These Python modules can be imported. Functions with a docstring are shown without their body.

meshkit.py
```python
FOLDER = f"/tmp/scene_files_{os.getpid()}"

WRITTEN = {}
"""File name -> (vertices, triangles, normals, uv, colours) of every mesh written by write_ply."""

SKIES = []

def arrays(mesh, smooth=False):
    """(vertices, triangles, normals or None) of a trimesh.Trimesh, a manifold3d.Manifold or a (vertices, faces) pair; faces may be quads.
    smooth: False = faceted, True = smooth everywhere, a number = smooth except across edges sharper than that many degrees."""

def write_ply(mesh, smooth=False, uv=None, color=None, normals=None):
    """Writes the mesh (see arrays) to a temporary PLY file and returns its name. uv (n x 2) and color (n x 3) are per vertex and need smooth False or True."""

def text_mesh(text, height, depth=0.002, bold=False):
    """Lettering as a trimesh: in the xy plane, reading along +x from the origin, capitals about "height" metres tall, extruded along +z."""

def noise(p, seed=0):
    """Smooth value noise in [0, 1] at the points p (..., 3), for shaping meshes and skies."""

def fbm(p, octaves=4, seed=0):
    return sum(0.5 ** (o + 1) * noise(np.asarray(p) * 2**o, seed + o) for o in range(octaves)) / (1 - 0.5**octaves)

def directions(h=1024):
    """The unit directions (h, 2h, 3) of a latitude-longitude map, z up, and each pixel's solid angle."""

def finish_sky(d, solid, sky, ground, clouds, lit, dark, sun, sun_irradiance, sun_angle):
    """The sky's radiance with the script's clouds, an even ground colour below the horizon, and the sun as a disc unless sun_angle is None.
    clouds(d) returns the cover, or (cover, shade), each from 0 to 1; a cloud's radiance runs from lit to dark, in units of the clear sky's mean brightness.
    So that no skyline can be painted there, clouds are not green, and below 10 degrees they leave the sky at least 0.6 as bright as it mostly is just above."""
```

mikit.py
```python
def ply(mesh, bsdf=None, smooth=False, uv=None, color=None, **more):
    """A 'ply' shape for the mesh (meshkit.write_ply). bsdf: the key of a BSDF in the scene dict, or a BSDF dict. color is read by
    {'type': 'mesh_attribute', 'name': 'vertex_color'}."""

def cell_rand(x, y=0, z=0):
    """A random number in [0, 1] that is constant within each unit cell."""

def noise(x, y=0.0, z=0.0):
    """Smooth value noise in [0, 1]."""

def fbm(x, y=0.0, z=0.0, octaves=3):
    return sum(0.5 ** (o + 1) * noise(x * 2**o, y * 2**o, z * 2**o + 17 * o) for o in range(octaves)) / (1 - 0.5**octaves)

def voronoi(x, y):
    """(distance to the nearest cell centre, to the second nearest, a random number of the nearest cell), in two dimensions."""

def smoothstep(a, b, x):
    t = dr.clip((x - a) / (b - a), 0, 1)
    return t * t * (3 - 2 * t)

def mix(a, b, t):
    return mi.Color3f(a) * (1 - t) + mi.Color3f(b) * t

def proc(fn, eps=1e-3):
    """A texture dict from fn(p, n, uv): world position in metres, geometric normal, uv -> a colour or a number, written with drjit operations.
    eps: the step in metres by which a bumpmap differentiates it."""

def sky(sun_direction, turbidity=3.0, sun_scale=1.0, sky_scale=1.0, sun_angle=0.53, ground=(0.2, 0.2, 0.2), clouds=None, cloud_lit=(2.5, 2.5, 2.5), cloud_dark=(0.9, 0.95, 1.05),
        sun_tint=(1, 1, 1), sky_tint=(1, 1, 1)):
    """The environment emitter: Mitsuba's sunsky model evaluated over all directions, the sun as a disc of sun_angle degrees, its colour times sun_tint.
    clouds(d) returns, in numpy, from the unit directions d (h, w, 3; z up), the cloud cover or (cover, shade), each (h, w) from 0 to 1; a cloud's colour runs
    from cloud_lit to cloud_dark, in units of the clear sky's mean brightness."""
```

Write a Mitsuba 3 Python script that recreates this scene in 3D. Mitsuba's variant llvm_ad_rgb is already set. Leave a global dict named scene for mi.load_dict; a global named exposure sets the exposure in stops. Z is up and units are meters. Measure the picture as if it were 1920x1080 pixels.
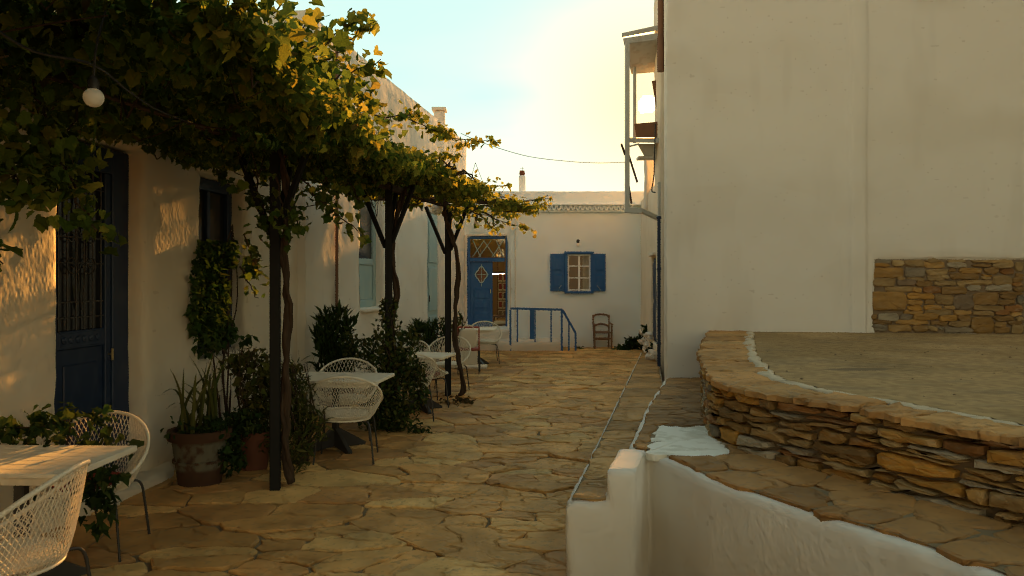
import math, random
import numpy as np, trimesh, manifold3d as m3
import drjit as dr
import mitsuba as mi
import mikit, meshkit
from mikit import proc, noise, fbm, smoothstep, mix
from shapely.geometry import Polygon, Point, LineString, MultiPoint, box as sbox
from shapely.ops import voronoi_diagram, unary_union
from shapely import affinity

T = mi.ScalarTransform4f
rng = np.random.default_rng(11)
random.seed(5)

# ------------------------------------------------------------------ camera, sky, exposure
F, H, HZ = 1400.0, 1.75, 520.0            # focal length in photo pixels, eye height, horizon row
exposure = 3.12
scene, labels = {}, {}
scene['camera'] = {'type': 'perspective', 'fov': math.degrees(2 * math.atan(960 / F)), 'fov_axis': 'x',
                   'principal_point_offset_y': (540 - HZ) / 1080, 'near_clip': 0.05, 'far_clip': 2000.0,
                   'to_world': T().look_at(origin=[0, 0, H], target=[0, 10, H], up=[0, 0, 1])}
SUN = np.array([0.1807, 1.0, 0.2310]); SUN /= np.linalg.norm(SUN)


def veil(d):
    """a thin bright veil of evening haze cloud spread widely about the sun, warmer close to it and low down, with faint streaks"""
    ang = np.degrees(np.arccos(np.clip(d @ SUN, -1, 1)))
    el = np.degrees(np.arcsin(np.clip(d[..., 2], -1, 1)))
    az = np.degrees(np.arccos(np.clip((d[..., 0] * SUN[0] + d[..., 1] * SUN[1]) / (np.hypot(d[..., 0], d[..., 1]) * np.hypot(SUN[0], SUN[1]) + 1e-9), -1, 1)))
    q = d / np.maximum(d[..., 2:3] + 0.25, 0.05)
    st = meshkit.fbm(np.stack([q[..., 0] * 1.4 + q[..., 1] * .5, q[..., 1] * 4.0, q[..., 2] * 0], -1), 5, 3)
    cover = 0.96 * np.exp(-(np.maximum(ang - 22, 0) / 27.0) ** 2) + 0.06 * (st - 0.6)
    warm = np.maximum(np.exp(-(ang / 7.0) ** 2), 0.55 * np.exp(-(el / 9.0) ** 2) * np.exp(-(az / 40.0) ** 2))
    return cover, 1 - warm + 0.16 * (st - 0.5)


scene['sky'] = mikit.sky(SUN.tolist(), turbidity=3.0, sun_scale=1.1, sky_scale=1.25, sun_angle=1.1, ground=(0.22, 0.18, 0.12), clouds=veil,
                         cloud_lit=(2.6, 2.05, 1.0), cloud_dark=(1.06, 1.70, 1.548), sun_tint=(1.25, 0.82, 0.36), sky_tint=(1.53, 1.02, 0.61))


# ------------------------------------------------------------------ helpers
def PX(px, py, Y):
    return np.array([(px - 960) / F * Y, Y, H + (HZ - py) / F * Y])


def GP(px, py, z=0.0):
    return PX(px, py, (H - z) * F / (py - HZ))


def on_plane(px, a, b):                    # where the sight line of column px meets the upright plane X = a + b*Y
    return a / ((px - 960) / F - b)


def unique(key):
    if key not in scene and key not in labels:
        return key
    k = 1
    while f'{key}_{k:03d}' in scene or f'{key}_{k:03d}' in labels:
        k += 1
    return f'{key}_{k:03d}'


_next = {}


def name_for(base):
    n = _next.get(base, 0)
    _next[base] = n + 1
    return base if n == 0 else f'{base}_{n:03d}'


def thing(name, label, cat, group=None):
    key = name_for(name)
    labels[key] = {'label': label, 'category': cat}
    if group:
        labels[key]['group'] = group
    return key


def part(parent, name, mesh, mat, smooth=False, uv=None, color=None, label=None, kind=None, to=None):
    key = name_for(f'{parent}__{name}' if parent else name)
    d = mesh if isinstance(mesh, dict) else mikit.ply(mesh, mat, smooth=smooth, uv=uv, color=color)
    d = dict(d)
    if to is not None:
        d['to_world'] = to
    scene[key] = d
    lab = {}
    if label: lab['label'] = label
    if kind: lab['kind'] = kind
    if lab: labels[key] = lab
    return key


def struct(name, mesh, mat, smooth=False, label=None, **k):
    key = part(None, name, mesh, mat, smooth, **k)
    labels[key] = {'kind': 'structure'}
    if label: labels[key]['label'] = label
    return key


def cat(ms):
    return trimesh.util.concatenate([m for m in ms])


def rotz(m, a):
    m = m.copy()
    m.apply_transform(trimesh.transformations.rotation_matrix(a, [0, 0, 1]))
    return m


def move(m, p):
    m = m.copy(); m.apply_translation(p); return m


def cbox(c, s, bevel=0.006, a=0.0):
    """chamfered box, centre c, size s, turned by a about z"""
    h = np.array(s, float) / 2
    b = min(bevel, 0.45 * min(s))
    pts = []
    for sx in (-1, 1):
        for sy in (-1, 1):
            for sz in (-1, 1):
                for k in range(3):
                    q = h - b
                    q[k] = h[k]
                    pts.append(q * [sx, sy, sz])
    m = trimesh.convex.convex_hull(np.array(pts))
    if a: m = rotz(m, a)
    m.apply_translation(c)
    return m


def bar(p, q, w, t, up=(0, 0, 1), bevel=0.004):
    """straight bar of section w x t from p to q"""
    p, q = np.asarray(p, float), np.asarray(q, float)
    d = q - p; L = np.linalg.norm(d); d /= L
    up = np.asarray(up, float)
    if abs(d @ up) > 0.95: up = np.array([1.0, 0, 0])
    s = np.cross(d, up); s /= np.linalg.norm(s); u = np.cross(s, d)
    m = cbox((0, 0, 0), (L, w, t), bevel)
    M = np.eye(4); M[:3, 0], M[:3, 1], M[:3, 2], M[:3, 3] = d, s, u, (p + q) / 2
    m.apply_transform(M)
    return m


def tube(pts, r, sides=6, caps=True):
    p = np.asarray(pts, float)
    t = np.gradient(p, axis=0)
    t /= np.linalg.norm(t, axis=1, keepdims=True) + 1e-12
    a = np.zeros_like(p)
    ref = np.array([0, 0, 1.0]) if abs(t[0][2]) < 0.9 else np.array([1.0, 0, 0])
    prev = np.cross(t[0], ref); prev /= np.linalg.norm(prev)
    for i in range(len(p)):
        v = prev - t[i] * (prev @ t[i]); n = np.linalg.norm(v)
        if n < 1e-6:
            v = np.cross(t[i], [0.3, 0.5, 0.8]); n = np.linalg.norm(v)
        prev = v / n; a[i] = prev
    b = np.cross(t, a)
    an = np.arange(sides) * 2 * np.pi / sides
    rr = np.broadcast_to(np.asarray(r, float), (len(p),))
    v = p[:, None] + rr[:, None, None] * (np.cos(an)[None, :, None] * a[:, None] + np.sin(an)[None, :, None] * b[:, None])
    n = len(p)
    i, j = np.meshgrid(np.arange(n - 1), np.arange(sides), indexing='ij')
    q = np.stack([i * sides + j, i * sides + (j + 1) % sides, (i + 1) * sides + (j + 1) % sides, (i + 1) * sides + j], -1).reshape(-1, 4)
    f = [q[:, [0, 1, 2]], q[:, [0, 2, 3]]]
    if caps:
        k = np.arange(1, sides - 1)
        f += [np.stack([0 * k, k + 1, k], -1), np.stack([0 * k, k, k + 1], -1) + (n - 1) * sides]
    return trimesh.Trimesh(v.reshape(-1, 3), np.vstack(f), process=False)


def spline(pts, n=24):
    """Catmull-Rom through the points"""
    p = np.asarray(pts, float)
    p = np.vstack([2 * p[0] - p[1], p, 2 * p[-1] - p[-2]])
    out = []
    seg = len(p) - 3
    for u in np.linspace(0, seg - 1e-9, n):
        i = int(u); t = u - i
        a, b, c, d = p[i:i + 4]
        out.append(0.5 * (2 * b + (c - a) * t + (2 * a - 5 * b + 4 * c - d) * t * t + (3 * b - a - 3 * c + d) * t ** 3))
    return np.array(out)


def lathe(profile, c=(0, 0, 0), sections=28):
    m = trimesh.creation.revolve(np.asarray(profile, float), sections=sections)
    m.apply_translation(c)
    return m


def prism(poly, z0, z1):
    """shapely polygon or point list -> Manifold"""
    pts = list(poly.exterior.coords)[:-1] if isinstance(poly, Polygon) else list(poly)
    p = Polygon(pts)
    if not p.exterior.is_ccw: pts = pts[::-1]
    return m3.Manifold.extrude(m3.CrossSection([np.array(pts, float)]), z1 - z0).translate([0, 0, z0])


def mbox(c, s, a=0.0):
    return m3.Manifold.cube(s, True).rotate([0, 0, math.degrees(a)]).translate(list(map(float, c)))


def plaster(man, edge=0.12, amp=0.012, freq=1.6, it=6, fine=0.004, seed=0):
    """hand-plastered body: refined, edges worn round, slightly uneven"""
    m = man.refine_to_length(edge).to_mesh()
    t = trimesh.Trimesh(np.array(m.vert_properties[:, :3], float), np.array(m.tri_verts), process=True)
    v = np.array(t.vertices)
    if it:                                   # worn edges: a few passes of smoothing, never moving a point more than 4 cm
        e = t.edges_unique
        w = np.bincount(e.ravel(), minlength=len(v))[:, None]
        v0 = v.copy()
        for _ in range(it):
            acc = np.zeros_like(v)
            np.add.at(acc, e[:, 0], v[e[:, 1]]); np.add.at(acc, e[:, 1], v[e[:, 0]])
            v = v + 0.45 * (acc / np.maximum(w, 1) - v)
        # only corners are worn: points on flat faces keep their place
        n0 = t.face_normals[t.vertex_faces]; n0[t.vertex_faces < 0] = 0
        flat_ = np.linalg.norm(n0.sum(1), axis=1) / np.maximum((t.vertex_faces >= 0).sum(1), 1)
        mv = v - v0
        L = np.linalg.norm(mv, axis=1, keepdims=True)
        nrm_ = np.array(t.vertex_normals)
        off = np.abs(np.sum(mv * nrm_, 1, keepdims=True))
        mv = mv * np.minimum(1, 0.04 / np.maximum(L, 1e-9))
        keepflat = (flat_ > 0.9995)[:, None]
        v = v0 + np.where(keepflat, nrm_ * np.sum(mv * nrm_, 1, keepdims=True), mv)
    o = np.stack([meshkit.fbm(v * freq + 31 * k, 3, seed + k) - 0.5 for k in range(3)], -1)
    o2 = np.stack([meshkit.noise(v * 7 + 11 * k, seed + 9 + k) - 0.5 for k in range(3)], -1)
    t.vertices = v + o * 2 * amp + o2 * 2 * fine
    return t


# ------------------------------------------------------------------ materials
def mat(key, d):
    scene[key] = d
    return key


def rgb(*c):
    return {'type': 'rgb', 'value': list(c)}


def prin(base, rough=0.6, spec=0.4, **k):
    return {'type': 'principled', 'base_color': base if isinstance(base, dict) else rgb(*base), 'roughness': rough, 'specular': spec, **k}


def two(b):
    return {'type': 'twosided', 'bsdf': b}


def bump(b, fn, scale, eps=2e-3):
    return {'type': 'bumpmap', 'arbitrary': proc(fn, eps), 'scale': scale, 'bsdf': b}


def f_plaster(p, n, uv):
    a = fbm(p.x * 1.1, p.y * 1.1, p.z * 1.1, 3)
    st = fbm(p.x * 5, p.y * 5, p.z * 0.7, 3)
    foot = smoothstep(0.45, 0.0, p.z + 0.25 * (noise(p.x * 3, p.y * 3, p.z * 2) - .5))
    c = mix((0.69, 0.645, 0.555), (0.64, 0.59, 0.495), smoothstep(0.42, 0.72, a))
    sp = smoothstep(0.86, 0.90, noise(p.x * 21, p.y * 21, p.z * 21)) * smoothstep(0.45, 0.6, fbm(p.x * 2, p.y * 2, p.z * 2, 2))
    c = mix(c, (0.40, 0.34, 0.25), 0.35 * sp)
    rp = smoothstep(0.56, 0.585, fbm(p.x * 0.8 + 5, p.y * 0.8, p.z * 0.8 + 2, 3))
    c = mix(c, (0.70, 0.66, 0.575), 0.35 * rp)
    c = mix(c, (0.56, 0.51, 0.42), 0.25 * smoothstep(0.56, 0.78, st))
    return mix(c, (0.52, 0.43, 0.30), foot * 0.55)


def b_plaster(p, n, uv):
    return fbm(p.x * 9, p.y * 9, p.z * 5, 4) + 1.6 * fbm(p.x * 2.1, p.y * 2.1, p.z * 2.6, 2) + 0.35 * noise(p.x * 60, p.y * 60, p.z * 40)


def b_plaster_rough(p, n, uv):
    return fbm(p.x * 8, p.y * 8, p.z * 3.2, 4) + 0.3 * noise(p.x * 55, p.y * 55, p.z * 30)


mat('plaster', two(bump(prin(proc(f_plaster), 0.85, 0.2), b_plaster, 0.013)))
def f_hazed(p, n, uv):
    a = fbm(p.x * 1.3, p.y * 1.3, p.z * 1.3, 3)
    foot = smoothstep(0.35, 0.0, p.z + 0.2 * (noise(p.x * 3, p.y * 3, p.z * 2) - .5))
    return mix(mix((0.76, 0.83, 0.84), (0.73, 0.78, 0.77), smoothstep(0.4, 0.7, a)), (0.60, 0.53, 0.40), foot * 0.5)  # cool air haze of the distance put into the far house wall colour


mat('hazed_plaster', two(bump(prin(proc(f_hazed), 0.85, 0.2), b_plaster, 0.008)))
def f_old(p, n, uv):
    return f_plaster(p, n, uv) * mi.Color3f(0.98, 0.94, 0.86)


mat('plaster_rough', two(bump(prin(proc(f_old), 0.85, 0.2), b_plaster_rough, 0.011)))


def f_flag(p, n, uv):
    g = fbm(p.x * 4, p.y * 4, p.z * 4, 4)
    f = fbm(p.x * 26, p.y * 30, p.z * 26, 3)
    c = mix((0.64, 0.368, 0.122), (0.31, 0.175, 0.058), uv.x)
    c = mix(c, (0.62, 0.415, 0.16), smoothstep(0.55, 1.0, uv.y))
    c = mix(c, (0.46, 0.25, 0.095), 0.7 * smoothstep(0.25, 0.0, uv.y))
    c = c * (0.58 + 1.0 * g) * mi.Color3f(0.99, 0.93, 0.84)
    return mix(c, (0.26, 0.18, 0.085), 0.45 * smoothstep(0.55, 0.75, f))


def b_flag(p, n, uv):
    a = fbm(p.x * 6, p.y * 9, p.z * 7, 4)
    lay = dr.abs(fbm(p.x * 4 + 3, p.y * 6, p.z * 6, 3) - 0.5)       # edges of split layers
    return a + 0.5 * smoothstep(0.0, 0.05, lay) + 0.22 * noise(p.x * 45, p.y * 60, p.z * 45)


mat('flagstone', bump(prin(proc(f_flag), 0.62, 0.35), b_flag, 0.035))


def f_slab(p, n, uv):
    c = f_flag(p, n, uv)
    return c * mi.Color3f(0.74, 0.72, 0.76)


mat('slab_stone', bump(prin(proc(f_slab), 0.65, 0.35), b_flag, 0.035))


def f_mortar(p, n, uv):
    return mix((0.15, 0.105, 0.055), (0.27, 0.20, 0.11), fbm(p.x * 6, p.y * 6, p.z * 6, 4))


mat('mortar', two(bump(prin(proc(f_mortar), 0.9, 0.2), b_flag, 0.02)))


def f_stone(p, n, uv):
    c = mix((0.42, 0.23, 0.06), (0.31, 0.175, 0.055), smoothstep(0.0, 0.3, uv.x))
    c = mix(c, (0.46, 0.31, 0.13), smoothstep(0.35, 0.5, uv.x))
    c = mix(c, (0.50, 0.25, 0.045), smoothstep(0.55, 0.65, uv.x))
    c = mix(c, (0.36, 0.165, 0.05), smoothstep(0.72, 0.8, uv.x))
    c = mix(c, (0.27, 0.22, 0.145), smoothstep(0.85, 0.9, uv.x))
    c = mix(c, (0.50, 0.41, 0.27), smoothstep(0.94, 0.97, uv.x))
    g = fbm(p.x * 9, p.y * 9, p.z * 15, 4)
    v = smoothstep(0.5, 0.8, fbm(p.x * 16 + 7, p.y * 16, p.z * 30, 3))
    c = mix(c * (0.66 + 0.68 * g), (0.46, 0.36, 0.22), 0.35 * v)
    return c * (0.50 + 0.45 * uv.y)


def b_stone(p, n, uv):
    return fbm(p.x * 14, p.y * 14, p.z * 26, 4) + 0.3 * noise(p.x * 70, p.y * 70, p.z * 90)


mat('wall_stone', bump(prin(proc(f_stone), 0.75, 0.3), b_stone, 0.02))


def f_earth(p, n, uv):
    return mix((0.15, 0.105, 0.06), (0.27, 0.20, 0.125), fbm(p.x * 10, p.y * 10, p.z * 10, 4))


def f_pm(p, n, uv):
    return mix((0.56, 0.48, 0.34), (0.40, 0.32, 0.20), fbm(p.x * 12, p.y * 12, p.z * 12, 4))


mat('pale_mortar', two(bump(prin(proc(f_pm), 0.9, 0.2), b_flag, 0.02)))
mat('joint_earth', two(prin(proc(f_earth), 0.95, 0.1)))


def f_conc(p, n, uv):
    a = fbm(p.x * 1.3, p.y * 1.3, 0, 4)
    s = fbm(p.x * 2.6, p.y * 6, 2.0, 5)
    c = mix((0.335, 0.222, 0.098), (0.26, 0.17, 0.07), smoothstep(0.35, 0.65, a))
    c = mix(c, (0.20, 0.15, 0.085), 0.4 * smoothstep(0.5, 0.75, s)) * (0.8 + 0.4 * noise(p.x * 24, p.y * 24, 1.0))
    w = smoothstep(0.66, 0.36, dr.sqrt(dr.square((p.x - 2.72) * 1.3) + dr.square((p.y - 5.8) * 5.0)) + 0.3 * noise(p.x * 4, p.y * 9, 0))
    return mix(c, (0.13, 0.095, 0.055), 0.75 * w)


def b_conc(p, n, uv):
    return fbm(p.x * 6, p.y * 9, p.z * 6, 5) + 0.35 * noise(p.x * 40, p.y * 40, 0) + 0.3 * noise(p.x * 110, p.y * 110, 0)


mat('concrete', two(bump(prin(proc(f_conc), 0.8, 0.3), b_conc, 0.014)))


def painted(base, worn, rough=0.45, f=9.0, amt=0.5):
    def fn(p, n, uv):
        a = fbm(p.x * f, p.y * f, p.z * f * 0.35, 4)
        return mix(base, worn, amt * smoothstep(0.5, 0.72, a))
    return prin(proc(fn), rough, 0.45)


mat('navy_paint', two(painted((0.009, 0.024, 0.062), (0.025, 0.042, 0.075))))
mat('blue_paint', two(painted((0.010, 0.085, 0.265), (0.025, 0.12, 0.29), amt=0.6)))
mat('pale_blue_paint', two(painted((0.30, 0.42, 0.42), (0.38, 0.45, 0.40), 0.55)))
mat('post_paint', two(prin((0.012, 0.012, 0.011), 0.7, 0.2)))
mat('grey_paint', two(painted((0.42, 0.43, 0.40), (0.33, 0.30, 0.24), 0.5)))
mat('dark_metal', two(prin((0.035, 0.033, 0.03), 0.4, 0.5)))
mat('rust_metal', two(painted((0.17, 0.085, 0.045), (0.10, 0.05, 0.03), 0.7)))
mat('white_paint', two(painted((0.74, 0.68, 0.54), (0.62, 0.55, 0.42), 0.5)))
mat('wire_white', two(prin((0.74, 0.68, 0.54), 0.45, 0.4)))
mat('cushion_cloth', two(prin((0.66, 0.58, 0.44), 0.9, 0.1, sheen=0.4)))
mat('red_cloth', two(prin((0.22, 0.035, 0.022), 0.85, 0.2)))
mat('red_paint', two(prin((0.30, 0.06, 0.035), 0.5, 0.4)))
mat('globe_glass', two(prin((0.85, 0.82, 0.74), 0.25, 0.5)))
mat('clear_glass', {'type': 'thindielectric', 'int_ior': 1.5})
mat('dark_glass', two(prin((0.012, 0.013, 0.014), 0.12, 0.6)))
mat('black_plastic', two(prin((0.02, 0.02, 0.02), 0.4, 0.5)))
mat('room_wall', two(prin((0.27, 0.19, 0.10), 0.8, 0.2)))
mat('curtain_cloth', two(prin((0.50, 0.42, 0.28), 0.9, 0.1)))
mat('paper', two(prin((0.66, 0.55, 0.34), 0.6, 0.3)))
mat('poster_red', two(prin((0.36, 0.07, 0.04), 0.6, 0.3)))
mat('poster_dark', two(prin((0.09, 0.07, 0.05), 0.6, 0.3)))
mat('brass', two(prin((0.5, 0.4, 0.2), 0.3, 0.5, metallic=0.9)))
mat('soil', two(prin((0.05, 0.035, 0.022), 0.95, 0.1)))


def f_bark(p, n, uv):
    return mix((0.028, 0.018, 0.011), (0.075, 0.048, 0.028), fbm(p.x * 40, p.y * 40, p.z * 7, 3))


def b_bark(p, n, uv):
    return fbm(p.x * 45, p.y * 45, p.z * 8, 3)


mat('bark', two(bump(prin(proc(f_bark), 0.9, 0.2), b_bark, 0.02)))


def f_wood(p, n, uv):
    return mix((0.23, 0.115, 0.05), (0.13, 0.065, 0.03), fbm(p.x * 30, p.y * 30, p.z * 6, 3))


mat('brown_wood', two(prin(proc(f_wood), 0.45, 0.4)))


def f_pot(p, n, uv):
    a = fbm(p.x * 14, p.y * 14, p.z * 9, 4)
    c = mix((0.08, 0.04, 0.022), (0.055, 0.028, 0.015), fbm(p.x * 5, p.y * 5, p.z * 5, 3))
    band = smoothstep(0.13, 0.17, p.z) * smoothstep(0.40, 0.36, p.z)
    return mix(c, (0.135, 0.125, 0.085), band * smoothstep(0.36, 0.60, a))


mat('old_pot', two(bump(prin(proc(f_pot), 0.85, 0.2), b_stone, 0.008)))
mat('terracotta', two(prin((0.14, 0.05, 0.026), 0.75, 0.3)))
mat('leaf', {'type': 'principledthin', 'base_color': {'type': 'mesh_attribute', 'name': 'vertex_color'}, 'roughness': 0.42, 'diff_trans': 1.0, 'eta': 1.4})
mat('leaf_dull', {'type': 'principledthin', 'base_color': {'type': 'mesh_attribute', 'name': 'vertex_color'}, 'roughness': 0.5, 'diff_trans': 0.5, 'eta': 1.35})


# ------------------------------------------------------------------ ground, pavement of flagstones
struct('ground', trimesh.Trimesh([[-400, -400, -.75], [400, -400, -.75], [400, 400, -.75], [-400, 400, -.75]], [[0, 1, 2], [0, 2, 3]]), 'mortar')
NA, NB = -3.9125, 0.125        # near house front: X = NA + NB*Y
SA, SB = -4.10, 0.157        # second house front
FAR = 18.6                   # far house front: Y


def near_x(Y): return NA + NB * Y
def second_x(Y): return SA + SB * Y
def strip_l(Y): return 0.308 + 0.2063 * (Y - 4.31)
def strip_z(Y): return max(0.02, 0.45 - (Y - 4.31) * 0.0326)


street = Polygon([(near_x(2.2) - .1, 2.2), (near_x(9.49) - .1, 9.49), (second_x(9.49) - .1, 9.49), (second_x(FAR) - .1, FAR + .02), (3.25, FAR + .02), (strip_l(17.6) + .1, 17.6), (strip_l(4.31) + .06, 4.33), (.42, 2.2)])


def relief(poly, d=0.05, amp=0.018, nmax=14, seed=0, soft=0.08):
    """worn outline: resampled and jittered"""
    L = poly.exterior.length
    n = int(np.clip(L / d, 7, nmax))
    pts = np.array([poly.exterior.interpolate((k + 0.3 * math.sin(k * 7.1 + seed)) / n * L).coords[0] for k in range(n)])
    r = np.random.default_rng(seed)
    c = pts.mean(0)
    pts = pts + r.normal(0, amp, pts.shape)
    # corners cut a little
    pts = (1 - 2 * soft) * pts + soft * (np.roll(pts, 1, 0) + np.roll(pts, -1, 0))
    a = np.sum(pts[:, 0] * np.roll(pts[:, 1], -1) - pts[:, 1] * np.roll(pts[:, 0], -1))
    return pts if a > 0 else pts[::-1]


def piece(pts, f, back, proud, bevel, seed, dome=0.0, rough=0.0, inner=None):
    """a stone from its outline pts (n x 2): rings at -back, proud-bevel and proud, mapped into the world by f(a, b, d)"""
    r = np.random.default_rng(seed)
    n = len(pts)
    c = pts.mean(0)
    rad = np.linalg.norm(pts - c, axis=1).mean()
    k = max(0.55, 1 - bevel * 1.6 / rad) if inner is None else inner
    ring0 = f(pts[:, 0], pts[:, 1], np.full(n, -back))
    jit = r.normal(0, rough, n)
    ring1 = f(pts[:, 0], pts[:, 1], proud - bevel + jit)
    q = c + (pts - c) * (k + r.uniform(-.03, .03, (n, 1)))
    ring2 = f(q[:, 0], q[:, 1], proud + r.normal(0, rough, n))
    mid = f(c[None, 0], c[None, 1], np.array([proud + dome]))
    v = np.vstack([ring0, ring1, ring2, mid])
    i = np.arange(n); j = (i + 1) % n
    fs = []
    for a in (0, 1):
        fs += [np.stack([i + a * n, j + a * n, j + (a + 1) * n], -1), np.stack([i + a * n, j + (a + 1) * n, i + (a + 1) * n], -1)]
    fs.append(np.stack([i + 2 * n, j + 2 * n, np.full(n, 3 * n)], -1))
    m = trimesh.Trimesh(v, np.vstack(fs), process=False)
    return m


def cells(region, density, stretch, seed, relax=1):
    """irregular cells of a region; density(x, y) in pieces per m2, stretched by 'stretch' along x"""
    r = np.random.default_rng(seed)
    x0, y0, x1, y1 = region.bounds
    pts = []
    tries = 0
    while tries < 60000:
        tries += 1
        x, y = r.uniform(x0, x1), r.uniform(y0, y1)
        if not region.buffer(0.0).contains(Point(x, y)) : continue
        dmin = (0.62 + 0.75 * r.random() ** 2) / math.sqrt(density(x, y))
        ok = all(((x - a) / stretch) ** 2 + ((y - b) * stretch) ** 2 > (0.62 * dmin) ** 2 for a, b in pts)
        if ok: pts.append((x, y))
        if len(pts) > 520: break
    P = np.array(pts)
    S = P * [1 / stretch, stretch]
    vd = voronoi_diagram(MultiPoint([tuple(q) for q in S]))
    out = []
    for g in vd.geoms:
        g = affinity.scale(g, stretch, 1 / stretch, origin=(0, 0)).intersection(region)
        if g.is_empty: continue
        for h in getattr(g, 'geoms', [g]):
            if isinstance(h, Polygon) and h.area > 0.004: out.append(h)
    return out


pav = struct('pavement', trimesh.creation.extrude_polygon(street, 0.80, engine='earcut').apply_translation([0, 0, -0.806]), 'mortar', label='street of irregular brown flagstones')
flat = lambda a, b, d: np.stack([a, b, d], -1)
stones = cells(street, lambda x, y: 6.2, 1.3, 21)
rm = np.random.default_rng(8)
for _ in range(90):                                  # some neighbours are one bigger, odd-shaped slab
    i = int(rm.integers(len(stones))); a = stones[i]
    nb = [(a.intersection(b).length, j) for j, b in enumerate(stones) if j != i and a.touches(b)]
    if not nb: continue
    u_ = a.union(stones[max(nb)[1]])
    if u_.geom_type == 'Polygon' and u_.area < .6 and u_.area / u_.convex_hull.area > .87:
        j = max(nb)[1]
        stones = [g for q, g in enumerate(stones) if q not in (i, j)] + [u_]
stones.sort(key=lambda g: g.centroid.y)
rest = []
for k, g in enumerate(stones):
    r = np.random.default_rng(1000 + k)
    gap = 0.001 + 0.013 * r.random() ** 3
    g2 = g.buffer(-gap)
    if g2.is_empty or g2.area < 0.004: continue
    if g2.geom_type != 'Polygon': g2 = max(g2.geoms, key=lambda q: q.area)
    pts = relief(g2, 0.065, 0.010, 26, k, 0.0)
    tilt = r.normal(0, 0.010, 2)
    h = 0.004 + 0.018 * r.random()
    c = pts.mean(0)
    fm = lambda a, b, d, c=c, tilt=tilt: np.stack([a, b, d + np.clip((a - c[0]) * tilt[0] + (b - c[1]) * tilt[1], -.012, .012)], -1)
    m = piece(pts, fm, 0.02, h, 0.007, k, 0.004, 0.003)
    worn = np.clip((c[0] - (-2.35 + .13 * c[1])) / 1.3, 0, 1)      # pergola shade put into stone tone, not wear: darker by the tables, paler mid-lane
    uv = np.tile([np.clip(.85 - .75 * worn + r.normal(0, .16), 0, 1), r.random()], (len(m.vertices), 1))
    if k < 298:
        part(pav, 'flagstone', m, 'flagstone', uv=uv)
    else:
        rest.append((m, uv))
if rest:
    part(pav, 'far_flagstones', cat([a for a, _ in rest]), 'flagstone', uv=np.vstack([b for _, b in rest]), kind='stuff')

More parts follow.
